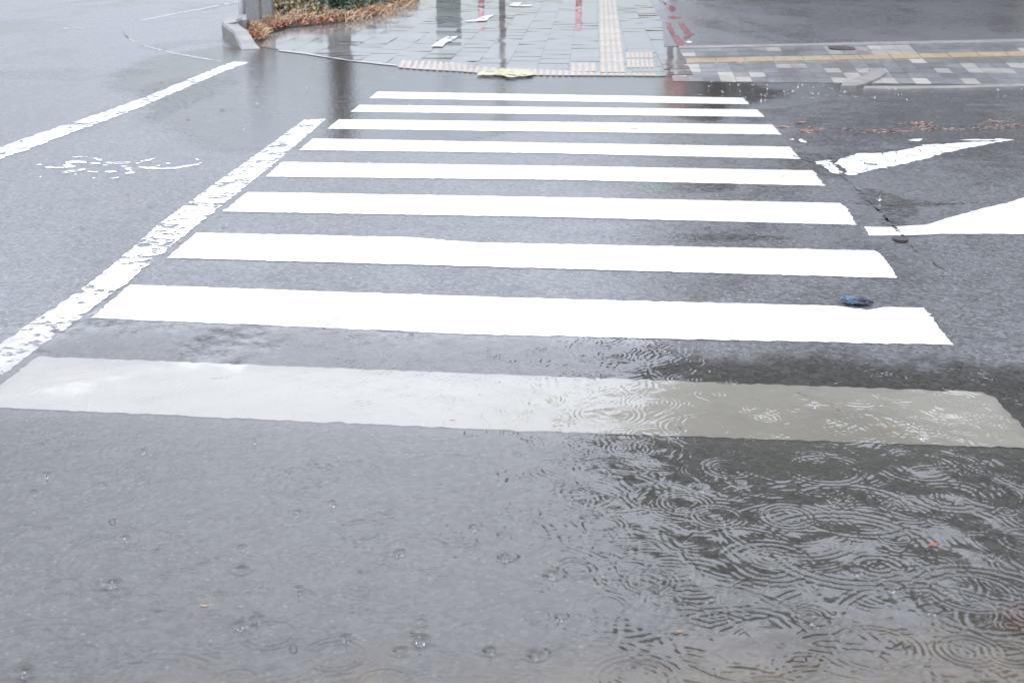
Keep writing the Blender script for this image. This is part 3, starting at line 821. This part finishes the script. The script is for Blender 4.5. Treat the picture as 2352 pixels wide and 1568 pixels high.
def rings(n, rlo, rhi, llo, lhi, slo, shi, xr=None):
    for _ in range(n):
        cx, cy = RNG.uniform(-2.7, 2.9), RNG.uniform(1.8, 6.2)
        rad = RNG.uniform(rlo, rhi)
        lam = RNG.uniform(llo, lhi)
        w = lam * RNG.uniform(0.7, 1.6)
        slope = RNG.uniform(slo, shi)
        A = slope * lam / 6.283
        reach = rad + 2.6 * w
        i0, i1 = np.searchsorted(xs, [cx - reach, cx + reach])
        j0, j1 = np.searchsorted(ysn, [cy - reach, cy + reach])
        if i1 - i0 < 2 or j1 - j0 < 2: continue
        d = np.hypot(XX[j0:j1, i0:i1] - cx, YY[j0:j1, i0:i1] - cy)
        H[j0:j1, i0:i1] += A * np.sin(6.283 * (d - rad) / lam) * np.exp(-((d - rad) / w) ** 2)
        RINGS.append((cx, cy, rad))
rings(520, 0.012, 0.060, 0.010, 0.0155, 0.14, 0.45)
rings(800, 0.020, 0.095, 0.0095, 0.017, 0.08, 0.25)
rings(1100, 0.03, 0.20, 0.011, 0.024, 0.03, 0.10)
for _ in range(9000):                                               # short crossing wavelets that break the rings up
    cx, cy = RNG.uniform(-2.7, 2.9), RNG.uniform(1.8, 6.2)
    lam = RNG.uniform(0.010, 0.026)
    w = lam * RNG.uniform(0.6, 1.3)
    a_ = RNG.uniform(0, 6.283)
    A = RNG.uniform(0.03, 0.16) * lam / 6.283
    i0, i1 = np.searchsorted(xs, [cx - 2.4 * w, cx + 2.4 * w]); j0, j1 = np.searchsorted(ysn, [cy - 2.4 * w, cy + 2.4 * w])
    if i1 - i0 < 2 or j1 - j0 < 2: continue
    dx, dy = XX[j0:j1, i0:i1] - cx, YY[j0:j1, i0:i1] - cy
    H[j0:j1, i0:i1] += A * np.sin(6.283 * (dx * math.cos(a_) + dy * math.sin(a_)) / lam) * np.exp(-(dx * dx + dy * dy) / (w * w))
for _ in range(26):                                                 # slow undulation of the whole sheet
    lam = RNG.uniform(0.05, 0.22); a_ = RNG.uniform(0, 6.283)
    H += RNG.uniform(0.003, 0.009) * lam / 6.283 * np.sin(6.283 * (XX * math.cos(a_) + YY * math.sin(a_)) / lam + RNG.uniform(0, 6.283))
H *= act * sstep(cover, 0.05, 0.7)
fore = [(258, 1352, 1.5), (556, 1266, 1.1), (556, 1318, 1.3), (590, 1432, 1.4), (682, 1186, 1.0), (237, 1120, 0.9), (106, 1098, 1.1), (78, 1140, 1.1), (63, 1220, 1.0), (286, 1246, 1.1), (433, 1197, 0.8), (686, 1362, 0.8), (552, 1446, 1.0), (57, 1556, 1.6),
        (918, 1278, 1.2), (762, 1163, 0.9), (1088, 1220, 0.9), (1160, 1290, 1.4), (1268, 1330, 1.5), (1515, 1368, 1.6), (1345, 1198, 1.2), (965, 1482, 1.7), (920, 1505, 1.2), (1870, 1440, 1.5), (2048, 1360, 1.3), (1700, 1120, 1.3), (1610, 1130, 1.5), (1965, 1322, 1.1),
        (2120, 1010, 1.0), (1870, 935, 0.9), (1285, 1426, 0.9), (1230, 1515, 1.4), (1125, 1505, 1.2), (795, 1475, 1.0), (330, 1042, 0.8), (585, 1020, 0.9), (95, 1030, 0.8), (806, 639, 0.9), (1720, 688, 0.9), (1660, 690, 0.7), (2018, 460, 2.2), (2140, 1415, 1.3)]
for x, y, sc_ in fore:                                              # crater and first ring round every splash
    g = G(x, y); w = 0.0085 * sc_
    i0, i1 = np.searchsorted(xs, [g.x - 0.08, g.x + 0.08]); j0, j1 = np.searchsorted(ysn, [g.y - 0.08, g.y + 0.08])
    d = np.hypot(XX[j0:j1, i0:i1] - g.x, YY[j0:j1, i0:i1] - g.y)
    H[j0:j1, i0:i1] += cover[j0:j1, i0:i1] * (-0.0022 * sc_ * np.exp(-(d / w) ** 2) + 0.0011 * sc_ * np.exp(-((d - 1.9 * w) / (0.6 * w)) ** 2) + 0.00045 * np.sin(6.283 * d / 0.012) * np.exp(-(d / 0.032) ** 2))
puddle_mesh('puddle', xs, ysn, H, cover, depth, 0.012, M['water'])

# long puddle along the far kerb, and smaller films elsewhere
def film(name, px_poly_or_blobs, x0, x1, y0, y1, st, seed, z, thr=0.35, dep=0.1, top=1.0):
    fx, fy = np.arange(x0, x1, st), np.arange(y0, y1, st * 1.5)
    A, B = np.meshgrid(fx, fy)
    c = np.zeros_like(A)
    for (px, py, rx, ry) in px_poly_or_blobs:
        g = G(px, py)
        c = np.maximum(c, np.exp(-(((A - g.x) / rx) ** 2 + ((B - g.y) / ry) ** 2) ** 1.5))
    n = vnoise(A, B, 1.1, seed) * 0.5 + vnoise(A, B, 3.3, seed + 1) * 0.3 + vnoise(A, B, 9.0, seed + 2) * 0.2
    cv = sstep(c * (0.55 + 0.9 * n), thr - 0.2, thr + 0.3) * top
    cv[:2] = 0; cv[-2:] = 0; cv[:, :2] = 0; cv[:, -2:] = 0
    puddle_mesh(name, fx, fy, np.zeros_like(A), cv, cv * dep, z, M['water_far'])
film('puddle', [(760, 190, 1.3, 3.6), (1060, 215, 1.6, 2.0), (1400, 205, 1.4, 1.3), (600, 150, 1.3, 2.6), (650, 260, 0.7, 1.8), (900, 290, 0.8, 0.9), (1560, 215, 0.32, 1.6)], -6, 4, 6.5, 16.5, 0.05, 21, 0.001, 0.36, 0.05)
film('puddle', [(330, 250, 0.4, 1.6), (420, 205, 0.5, 1.4), (150, 170, 1.0, 0.6), (430, 105, 0.6, 1.0)], -8, -0.5, 8, 19, 0.05, 51, 0.001, 0.5, 0.05, 0.35)

film('puddle', [(1880, 378, 0.24, 0.5), (2045, 470, 0.14, 0.45), (2090, 468, 0.30, 0.10), (2065, 520, 0.10, 0.3), (1620, 545, 0.5, 0.12), (1560, 425, 0.4, 0.3)], 0.3, 3, 4.6, 10, 0.02, 41, 0.001, 0.45, 0.1, 0.5)

# ================================================================== LEFT KERB END, POSTS, PLANTING
ZK = 0.193
sec = [(G(566, 32, ZK), G(566, 41, ZK), ZK), (G(540, 34.5, ZK), G(556, 41.5, ZK), ZK), (G(524, 39, ZK), G(549, 43.5, ZK), ZK), (G(514, 45, ZK), G(545, 47, ZK), ZK)]
for o_, i_, z in (((511, 89), (546, 51.5), 0.193), ((515, 91.5), (548, 53.5), 0.180), ((521, 94.5), (551, 56.5), 0.168), ((530, 99.5), (560, 63), 0.157), ((537, 103.5), (571, 70), 0.152),
                  ((541, 106), (577, 79), 0.118), ((546, 109), (584, 90), 0.080), ((551, 112), (591, 101), 0.040), ((556, 115.5), (598.5, 112), 0.004)):
    sec.append((G(*o_), G(*i_, z), z))
bm = bmesh.new()
rows_ = []
for o_, i_, z in sec:
    a, b = o_, i_
    d = (b - a) * 0.09
    zz = max(z - 0.025, z * 0.5)
    rows_.append([bm.verts.new((a.x, a.y, 0)), bm.verts.new((a.x, a.y, zz)), bm.verts.new((a.x + d.x, a.y + d.y, z)),
                  bm.verts.new((b.x - d.x, b.y - d.y, z)), bm.verts.new((b.x, b.y, zz)), bm.verts.new((b.x, b.y, 0))])
for a, b in zip(rows_, rows_[1:]):
    for i in range(5): bm.faces.new((a[i], a[i + 1], b[i + 1], b[i]))
bm.faces.new(rows_[0]); bm.faces.new(rows_[-1][::-1])
bmesh.ops.recalc_face_normals(bm, faces=bm.faces[:])
tag(link('kerb', bm, M['concrete'], smooth=False), 'rounded concrete kerb end sloping down to the road below the granite posts', 'kerb')

def pillar(name, x, y, w, d, h, mat, lab, cat, bev=0.008):
    p = G(x, y)
    bm = bmesh.new()
    box(bm, (0, d / 2, h / 2), (w, d, h), 0.0, bev)
    box(bm, (0, d / 2, h + 0.012), (w * 0.9, d * 0.9, 0.024), 0.0, 0.006)
    o = link(name, bm, mat)
    o.location = p
    return tag(o, lab, cat)
pillar('granite_post', 581.5, 64, 0.185, 0.18, 0.78, M['granite'], 'speckled grey granite post rising behind the kerb end, in front of its twin', 'post')
pillar('granite_post', 611, 44, 0.185, 0.18, 0.62, M['granite'], 'second granite post, standing behind the first one beside the shrubs', 'post')
bm = bmesh.new()
tube(bm, [(0, 0, 0), (0, 0, 0.9), (0, 0, 0.94)], [0.045, 0.045, 0.03], 20)
o = link('white_post', bm, M['white_metal'], smooth=True); o.location = G(558.5, 61)
tag(o, 'narrow white painted post on the left of the granite posts', 'post')

# planting bed under the shrubs
bed = [(566, 66), (600, 84), (660, 66), (760, 58), (860, 38), (965, -6)]
bedw = [G(x, y) for x, y in bed]
bm = bmesh.new()
e = bedw[-1] + UDIR * 8
slab(bm, bedw + [e, Vector((e.x - 4.5, e.y, 0)), G(575, 30)], 0.0, 0.008)
bmesh.ops.triangulate(bm, faces=bm.faces[:])
tag(link('planting_bed', bm, M['soil']), kind='structure')

def leaf_quad(bm, c, size, nrm_bias=0.6, asp=0.55):
    n = Vector((random.gauss(0, 1), random.gauss(0, 1), random.gauss(0, 1) + nrm_bias)).normalized()
    u = n.cross(Vector((random.gauss(0, 1), random.gauss(0, 1), random.gauss(0, 1)))).normalized()
    v = n.cross(u)
    a, b = size, size * asp
    bend = n * (size * 0.25)
    vs = [c - u * a, c - u * a * 0.2 + v * b + bend * 0.4, c + u * a, c - u * a * 0.2 - v * b + bend * 0.4]
    bm.faces.new([bm.verts.new(p) for p in vs])
def shrub(x, Y, rx, ry, h, n, mat, lab):
    base = at(x, Y)
    root = empty('shrub', base)
    tag(root, lab, 'shrub', 'shrubs in the planting bed')
    bm = bmesh.new()
    for _ in range(n):
        while True:
            p = Vector((random.uniform(-1, 1), random.uniform(-1, 1), random.uniform(0, 1)))
            r = math.sqrt(p.x ** 2 + p.y ** 2 + p.z ** 2)
            if 0.55 < r < 1.0 + 0.12 * math.sin(p.x * 9 + x) * math.cos(p.y * 7): break
        leaf_quad(bm, Vector((p.x * rx, p.y * ry, 0.02 + p.z * h)), random.uniform(0.03, 0.055))
    link('foliage', bm, M[mat], root)
    bm = bmesh.new()
    for _ in range(10):
        a = random.uniform(0, 6.28)
        q = Vector((math.cos(a) * rx * 0.6, math.sin(a) * ry * 0.6, h * 0.7))
        tube(bm, [(q.x * 0.1, q.y * 0.1, 0), q * 0.6, q], [0.012, 0.008, 0.004], 5)
    link('stems', bm, M['bark'], root)
shrub(672, 21.6, 0.42, 0.8, 0.30, 1100, 'shrub_dry', 'half dried shrub next to the granite posts')
shrub(762, 22.2, 0.50, 0.9, 0.46, 2200, 'evergreen', 'dark evergreen shrub in the middle of the planting bed')
shrub(845, 23.4, 0.50, 0.9, 0.42, 1900, 'evergreen', 'green shrub on the right of the dark middle one')
shrub(905, 24.8, 0.42, 0.8, 0.36, 1300, 'shrub_dry', 'straw coloured shrub at the right end of the planting bed')
shrub(715, 20.8, 0.30, 0.5, 0.16, 600, 'shrub_dry', 'low yellowing shrub in front of the dark evergreen one')
shrub(862, 22.4, 0.28, 0.5, 0.15, 500, 'evergreen', 'low green shrub at the front edge beside the pavement')

# dead leaves and straw along the edge of the bed
bm = bmesh.new()
for _ in range(1500):
    t = random.random() ** 0.9
    k_ = t * (len(bed) - 2) + 1
    i = min(int(k_), len(bed) - 2)
    f = k_ - i
    x = bed[i][0] + (bed[i + 1][0] - bed[i][0]) * f
    y = bed[i][1] + (bed[i + 1][1] - bed[i][1]) * f
    q = G(x, y - 1.0 - abs(random.gauss(0, 5.0)) + random.random() * 2.2)
    leaf_quad(bm, q + Vector((0, 0, 0.04 + random.random() * 0.05)), random.uniform(0.02, 0.045), 1.0, 0.5)
tag(link('leaf_litter', bm, M['dead']), 'strip of dead red and brown leaves along the foot of the shrubs', 'leaf litter', kind='stuff')
def grass(name, spots, n, lab, lo=0.08, hi=0.2):
    bm = bmesh.new()
    for _ in range(n):
        x, y, sx, sy = random.choice(spots)
        q = G(x + random.gauss(0, sx), y + random.gauss(0, sy)) + Vector((0, 0, 0.03))
        L = random.uniform(lo, hi)
        d = Vector((random.gauss(0, 0.7), random.gauss(0, 0.7), 1)).normalized()
        s = d.cross(Vector((random.random(), random.random(), 0.1))).normalized() * 0.006
        m_ = q + d * L * 0.6
        t_ = q + d * L + Vector((d.x, d.y, -0.5)) * L * 0.35
        a = [bm.verts.new(v) for v in (q - s, q + s, m_ + s * 0.8, m_ - s * 0.8)]
        bm.faces.new(a)
        bm.faces.new((a[3], a[2], bm.verts.new(t_)))
    return tag(link(name, bm, M['straw']), lab, 'dry grass', kind='stuff')
grass('dry_grass', [(585, 76, 6, 4), (597, 84, 7, 5), (576, 70, 4, 3), (604, 88, 4, 3)], 700, 'tuft of dry straw and leaves inside the kerb end', 0.06, 0.16)
grass('dry_grass', [(640, 58, 14, 5), (700, 52, 26, 5), (790, 46, 30, 5), (870, 28, 24, 6), (925, 8, 18, 6)], 1500, 'straw coloured grass growing through the front of the planting bed', 0.06, 0.2)
bm = bmesh.new()
for _ in range(320):
    leaf_quad(bm, G(589 + random.gauss(0, 8), 86 + random.gauss(0, 6)) + Vector((0, 0, 0.04 + random.random() * 0.05)), random.uniform(0.02, 0.04), 1.0, 0.5)
tag(link('leaf_litter', bm, M['dead']), 'small heap of red dead leaves inside the kerb end', 'leaf litter', kind='stuff')

# washed up strip of red leaf shreds on the right
zl = Z(1860, 240, 3.675)
bm = bmesh.new()
for cx, cy, sx, sy, n in [(190, 262, 35, 5, 45), (440, 285, 55, 12, 110), (380, 305, 25, 10, 40), (760, 280, 25, 7, 24), (1000, 300, 60, 10, 80), (1200, 302, 70, 10, 80), (1390, 232, 70, 8, 90), (1500, 270, 55, 12, 100), (1800, 285, 140, 8, 70), (2100, 218, 65, 9, 110), (2080, 270, 60, 7, 60), (2260, 248, 70, 8, 70), (2450, 260, 60, 9, 50), (850, 318, 20, 8, 14)]:
    for _ in range(n):
        q = zl([(cx + random.gauss(0, sx), cy + random.gauss(0, sy))])[0]
        p = G(*q) + Vector((0, 0, 0.006))
        a = random.gauss(0, 0.5)
        L, w = random.uniform(0.006, 0.022), random.uniform(0.002, 0.005)
        u, v = Vector((math.cos(a), math.sin(a), random.gauss(0, 0.06))), Vector((-math.sin(a), math.cos(a), random.gauss(0, 0.3)))
        bm.faces.new([bm.verts.new(s) for s in (p - u * L, p + v * w, p + u * L, p - v * w)])
tag(link('leaf_shreds', bm, M['shreds']), 'drifted strip of reddish leaf shreds across the road behind the worn arrow', 'leaf litter', kind='stuff')

# single fallen leaves
def leaf_mesh(mat):
    bm = bmesh.new()
    prof = [(-1, 0), (-0.6, 0.28), (-0.1, 0.42), (0.4, 0.30), (0.8, 0.12), (1.15, 0.0)]
    mid = [bm.verts.new((x, 0, 0.10 * x * x)) for x, _ in prof]
    for s in (1, -1):
        ed = [bm.verts.new((x, s * w + random.gauss(0, 0.03), 0.10 * x * x + 0.25 * w + random.gauss(0, 0.04))) if w else None for x, w in prof]
        for i in range(len(prof) - 1):
            f = [mid[i], mid[i + 1]] + [e_ for e_ in (ed[i + 1], ed[i]) if e_]
            if len(f) >= 3: bm.faces.new(f if s > 0 else f[::-1])
    return bm
LB = {}
for mname in ('leaf_red', 'leaf_orange', 'leaf_dark'):
    me = bpy.data.meshes.new('fallen_leaf'); b_ = leaf_mesh(mname); b_.to_mesh(me); b_.free(); me.materials.append(M[mname]); LB[mname] = me
leaves = [
 (473, 1403, 'leaf_orange', 0.011, 'small orange leaf floating alone in the lower left of the puddle'),
 (415, 558, 'leaf_orange', 0.022, 'orange leaf at the left end of the seventh stripe'),
 (433, 274, 'leaf_red', 0.03, 'red brown leaf on bare asphalt between the lane line and the crossing'),
 (511, 253, 'leaf_dark', 0.03, 'dark leaf on wet asphalt below the kerb end'),
 (1456, 299, 'leaf_red', 0.035, 'brown leaf on the upper edge of the third stripe'),
 (1750, 312, 'leaf_red', 0.03, 'brown leaf just under the right end of the third stripe'),
 (1090, 150, 'leaf_dark', 0.09, 'large dark brown leaf lump on the beige ribbed kerb'),
 (1692, 151, 'leaf_red', 0.07, 'long dark red twig like leaf on the slate blocks'),
 (1620, 523, 'leaf_orange', 0.013, 'pale orange leaf in the gap under the sixth stripe'),
 (1645, 513, 'leaf_dark', 0.018, 'dark leaf stuck on the lower edge of the sixth stripe'),
 (346, 477, 'leaf_dark', 0.022, 'dark leaf on the asphalt left of the flaking edge line'),
 (190, 525, 'leaf_dark', 0.02, 'black leaf on bare asphalt below the bicycle mark'),
 (295, 448, 'leaf_red', 0.016, 'small reddish leaf just below the bicycle mark'),
 (515, 522, 'leaf_dark', 0.02, 'dark leaf in the gap above the left end of the seventh stripe'),
 (1192, 489, 'leaf_dark', 0.009, 'tiny dark leaf in the middle of the sixth stripe'),
 (1030, 152, 'leaf_dark', 0.025, 'dark leaf crumb on the pavement above the ribbed kerb'),
 (2045, 48, 'leaf_dark', 0.06, 'dark leaf lying far out on the driveway'),
 (1838, 284, 'leaf_red', 0.05, 'red leaf on the road right of the second stripe'),
 (1040, 974, 'leaf_red', 0.010, 'tiny red leaf under water on the nearest stripe'),
 (2055, 1003, 'leaf_orange', 0.011, 'orange leaf shred under water at the lower edge of the nearest stripe'),
 (1560, 1462, 'leaf_orange', 0.008, 'pale leaf shred floating over the gutter silt'),
 (2140, 1262, 'leaf_red', 0.018, 'thin reddish leaf stem floating near the right edge of the puddle'),
]
for x, y, mn, sz, lab in leaves:
    o = bpy.data.objects.new('fallen_leaf', LB[mn]); COL.objects.link(o)
    p = G(x, y); z = 0.0122 if y > 560 else 0.006
    if y < 180: z = 0.028
    o.location = (p.x, p.y, z)
    o.scale = (sz, sz * random.uniform(0.6, 1.0), sz)
    o.rotation_euler = (0, 0, random.uniform(-0.7, 0.7))
    tag(o, lab, 'leaf', 'fallen leaves')

# crumpled blue scrap on the eighth stripe
bm = bmesh.new()
bmesh.ops.create_icosphere(bm, subdivisions=5, radius=1.0)
from mathutils import noise as mnoise
for v in bm.verts:
    c = v.co.copy()
    n1 = mnoise.noise(c * 1.7 + Vector((3, 1, 0))); n2 = mnoise.noise(c * 4.5); n3 = abs(mnoise.noise(c * 8.0))
    r_ = 1.0 + 0.45 * n1 + 0.45 * n2 - 0.4 * n3
    taper = 1.0 - 0.25 * c.x
    v.co = Vector((c.x * 0.062 * (1 + 0.15 * n1), c.y * 0.026 * r_ * taper, max(-0.004, c.z * 0.017 * r_ * taper)))
o = link('crumpled_rag', bm, M['rag'], smooth=True)
o.location = G(1968, 699) + Vector((0, 0, 0.012)); o.rotation_euler = (0, 0, R(-14))
tag(o, 'crumpled wet scrap of blue and black cloth on the eighth stripe', 'cloth scrap')

# ================================================================== RAIN: splashes and bubbles
def splash_tree():
    root = empty('rain_splash', (0, 0, 0))
    bm = bmesh.new()
    seg = 14
    prev = None
    for r_, z_, j in ((0.0070, 0.0, 0), (0.0080, 0.0015, 0), (0.0092, 0.0028, 0.0014)):
        ring = [bm.verts.new((r_ * math.cos(6.283 * i / seg), r_ * math.sin(6.283 * i / seg), z_ + (j if i % 2 else 0) * random.uniform(0.4, 1.6))) for i in range(seg)]
        if prev:
            for i in range(seg): bm.faces.new((prev[i], prev[(i + 1) % seg], ring[(i + 1) % seg], ring[i]))
        prev = ring
    link('crown', bm, M['splash'], root, smooth=True)
    bm = bmesh.new()
    tube(bm, [(0, 0, -0.002), (0, 0, 0.004), (0.0004, 0, 0.012), (0.0006, 0, 0.017)], [0.004, 0.0022, 0.0011, 0.0006], 8)
    link('jet', bm, M['splash'], root, smooth=True)
    bm = bmesh.new()
    bmesh.ops.create_icosphere(bm, subdivisions=2, radius=0.0019, matrix=Matrix.Translation((0.001, 0, 0.0235)))
    link('droplet', bm, M['splash'], root, smooth=True)
    return root
proto = splash_tree()
L1 = 'raindrop splash with a thin jet standing up from the foreground puddle'
for i, (x, y, s) in enumerate(fore):
    o = proto if i == 0 else copy_tree(proto)
    p = G(x, y, 0.012)
    s *= random.uniform(0.45, 0.8); o.location = p; o.scale = (s, s, s * random.uniform(0.7, 1.3)); o.rotation_euler = (0, 0, random.uniform(0, 6))
    for c_ in kids(o):
        h_ = {'jet': (0.3, 1.5), 'crown': (0.3, 1.2), 'droplet': (0.5, 1.1)}[c_.name.split('.')[0]]
        f_ = random.uniform(*h_)
        c_.scale = (random.uniform(0.7, 1.1), random.uniform(0.7, 1.1), f_)
        if c_.name.startswith('crown'): c_.rotation_euler = (random.gauss(0, 0.12), random.gauss(0, 0.12), 0)
        if c_.name.startswith('jet'): c_.rotation_euler = (random.gauss(0, 0.25), random.gauss(0, 0.25), 0)
    tag(o, L1, 'splash', 'raindrop splashes on the foreground puddle')
# distant splashes: droplets only, each one or two pixels
bm = bmesh.new()
for _ in range(4):
    bmesh.ops.create_icosphere(bm, subdivisions=1, radius=random.uniform(0.004, 0.008), matrix=Matrix.Translation((random.gauss(0, 0.012), random.gauss(0, 0.006), 0.004 + random.random() * 0.012)))
k = NT('splash_spray')
M['spray'] = k.done(k.n('ShaderNodeBsdfPrincipled', {'Base Color': (0.9, 0.9, 0.92, 1), 'Roughness': 0.25, 'Transmission Weight': 0.4, 'IOR': 1.33}))
far0 = link('rain_splash', bm, M['spray'], smooth=True)
z3b = Z(1700, 60, 5.345)
pts = z3b([(200, 755), (435, 790), (545, 800), (745, 798), (930, 800), (930, 850), (1380, 800), (1320, 830), (1520, 825), (1665, 800), (1765, 845), (570, 880), (340, 890), (855, 925), (900, 940), (1020, 935), (1160, 915), (1260, 885), (1145, 880), (1510, 910), (1590, 915), (1710, 930), (1380, 965), (1515, 970), (1880, 940), (1930, 890), (850, 1000), (850, 1020), (2325, 970), (45, 920), (160, 815), (640, 960)]) \
    + z4([(400, 965), (715, 925), (820, 990), (2095, 940), (590, 855), (670, 855), (2010, 865), (2325, 850), (150, 950), (10, 885)]) \
    + [(690, 121), (640, 168), (705, 205), (590, 240), (470, 260), (560, 300), (850, 380), (200, 280)]
for i, (x, y) in enumerate(pts):
    o = far0 if i == 0 else far0.copy()
    if i: COL.objects.link(o)
    o.location = G(x, y, 0.012); s = random.uniform(0.45, 0.85)
    o.scale = (s, s, s); o.rotation_euler = (0, 0, random.uniform(0, 6))
    tag(o, 'distant white speck of rain spray jumping off the wet road', 'splash', 'distant rain spray')
def bubble(x, y, r_, lab):
    bm = bmesh.new()
    bmesh.ops.create_icosphere(bm, subdivisions=3, radius=r_)
    bmesh.ops.bisect_plane(bm, geom=bm.verts[:] + bm.edges[:] + bm.faces[:], plane_co=(0, 0, -0.1 * r_), plane_no=(0, 0, -1), clear_outer=True)
    o = link('bubble', bm, M['bubble'], smooth=True); o.location = G(x, y, 0.0125)
    tag(o, lab, 'bubble', 'bubbles on the puddle')
k = NT('bubble_film')
fr = k.n('ShaderNodeFresnel', {'IOR': 1.25}).outputs[0]
M['bubble'] = k.done(k.mixs(fr, k.n('ShaderNodeBsdfTransparent', {'Color': (0.97, 0.97, 0.98, 1)}).outputs[0], k.n('ShaderNodeBsdfGlossy', {'Roughness': 0.03}).outputs[0]))
bubble(258, 1197, 0.0075, 'clear bubble in the left middle of the puddle')
bubble(674, 1488, 0.0075, 'round pale bubble at the bottom of the puddle left of centre')
bubble(1955, 1305, 0.006, 'small bubble in the rippled right part of the puddle')

# ================================================================== WHAT STANDS ACROSS THE STREET (seen only in the wet ground)
def tree(x, Y, h, tr, crown_r, crown_z, n, lab, mat='tree_leaf'):
    root = empty('tree', at(x, Y)); tag(root, lab, 'tree')
    bm = bmesh.new()
    tube(bm, [(0, 0, 0), (0.03, 0, h * 0.3), (-0.04, 0.02, h * 0.6), (0.02, 0, h * 0.95)], [tr, tr * 0.85, tr * 0.6, tr * 0.2], 12)
    tk = link('trunk', bm, M['bark'], root, smooth=True)
    bm = bmesh.new()
    for _ in range(9):
        a = random.uniform(0, 6.28); z_ = h * random.uniform(0.55, 0.85)
        tube(bm, [(0, 0, z_), (math.cos(a) * crown_r * 0.45, math.sin(a) * crown_r * 0.45, z_ + h * 0.07), (math.cos(a) * crown_r * 0.8, math.sin(a) * crown_r * 0.8, z_ + h * 0.16)], [tr * 0.4, tr * 0.2, tr * 0.06], 6)
    link('limb', bm, M['bark'], tk, smooth=True)
    if n:
        bm = bmesh.new()
        cl = [Vector((random.gauss(0, 0.45), random.gauss(0, 0.45), random.gauss(0, 0.4))) for _ in range(26)]
        for _ in range(n):
            c = random.choice(cl) + Vector((random.gauss(0, 0.16), random.gauss(0, 0.16), random.gauss(0, 0.14)))
            leaf_quad(bm, Vector((c.x * crown_r, c.y * crown_r, h * crown_z + c.z * crown_r * 0.9)), random.uniform(0.14, 0.3), 0.5, 0.6)
        link('crown', bm, M[mat], root)
tree(775, 26.5, 5.8, 0.24, 0.5, 0.8, 0, 'tall bare pollarded trunk behind the shrubs')
tree(1152, 30.0, 4.0, 0.07, 0.4, 0.8, 0, 'slim bare sapling trunk beside the pavement')
for tx, tY, th, tcr, tz, tl_ in [
    (1650, 31.0, 14.2, 2.2, 0.80, 'dark evergreen tree nearest the pavement beyond the driveway'),
    (1830, 30.0, 13.6, 2.2, 0.78, 'second evergreen tree from the pavement, beyond the driveway'),
    (2080, 31.0, 13.4, 2.3, 0.76, 'third evergreen tree from the pavement, lower than its neighbours'),
    (2310, 29.0, 12.4, 2.4, 0.76, 'fourth evergreen tree from the pavement, broad crown'),
    (2620, 27.0, 15.0, 2.8, 0.74, 'farthest right and tallest evergreen tree beyond the driveway')]:
    tree(tx, tY, th, 0.26, tcr, tz, 3000, tl_)

def bollard(x, Y, h, lab):
    root = empty('bollard', at(x, Y)); tag(root, lab, 'bollard', 'red bollards on the pavement')
    bm = bmesh.new()
    tube(bm, [(0, 0, 0), (0, 0, h), (0, 0, h + 0.03)], [0.065, 0.065, 0.03], 16)
    link('post', bm, M['red_metal'], root, smooth=True)
    bm = bmesh.new()
    tube(bm, [(0, 0, h * 0.55), (0, 0, h * 0.72)], 0.068, 16)
    link('band', bm, M['white_metal'], root, smooth=True)
bollard(1105, 29.5, 0.72, 'red bollard with a pale band, left one on the pavement')
bollard(1330, 29.5, 0.78, 'red bollard with a pale band, right one on the pavement')
cab = empty('utility_cabinet', at(1030, 31.0)); tag(cab, 'dark green utility cabinet at the left edge of the pavement', 'cabinet')
bm = bmesh.new(); box(bm, (0, 0, 0.6), (0.52, 0.4, 1.2), 0, 0.01); link('body', bm, M['green_metal'], cab)
bm = bmesh.new(); box(bm, (0, -0.208, 0.62), (0.44, 0.012, 1.0), 0, 0.003); link('door', bm, M['green_metal'], cab)
sg = empty('pedestrian_signal', at(1545, 26.2)); tag(sg, 'pedestrian signal on a grey pole with a lit green lamp above a lit red lamp', 'traffic signal')
bm = bmesh.new(); tube(bm, [(0, 0, 0), (0, 0, 3.6)], 0.06, 14); link('pole', bm, M['grey_metal'], sg, smooth=True)
bm = bmesh.new(); box(bm, (-0.12, -0.16, 3.1), (0.32, 0.2, 0.75), 0, 0.02); hs = link('housing', bm, M['dark_plastic'], sg)
bm = bmesh.new(); box(bm, (-0.12, -0.268, 2.93), (0.25, 0.012, 0.25), 0, 0.004); link('green_lens', bm, M['lamp_green'], hs)
bm = bmesh.new(); box(bm, (0.06, -0.14, 1.78), (0.50, 0.16, 0.62), 0, 0.02); h2 = link('housing', bm, M['dark_plastic'], sg)
bm = bmesh.new(); box(bm, (0.06, -0.228, 1.78), (0.40, 0.012, 0.50), 0, 0.004); link('red_lens', bm, M['lamp_red'], h2)

bd = empty('apartment_building', (18.2, 42.0, 0)); tag(bd, 'long brown tiled building across the driveway', 'building')
bm = bmesh.new(); box(bm, (0, 0, 7.9), (25.6, 8.0, 15.8), 0, 0.05); wl = link('wall', bm, M['facade'], bd)
bm = bmesh.new(); box(bm, (0, 0, 16.05), (26.0, 8.4, 0.5), 0, 0.05); link('roof', bm, M['grey_metal'], bd)
bm = bmesh.new(); box(bm, (0, -4.02, 0), (1.7, 0.10, 1.35), 0, 0.01)
w0 = link('window', bm, M['glass'], bd)
first = True
for fl_ in range(4):
    for c_ in range(9):
        o = w0 if first else w0.copy()
        if not first: COL.objects.link(o); o.parent = bd
        first = False
        o.location = (-11.4 + c_ * 2.85, 0, 2.4 + fl_ * 3.1)
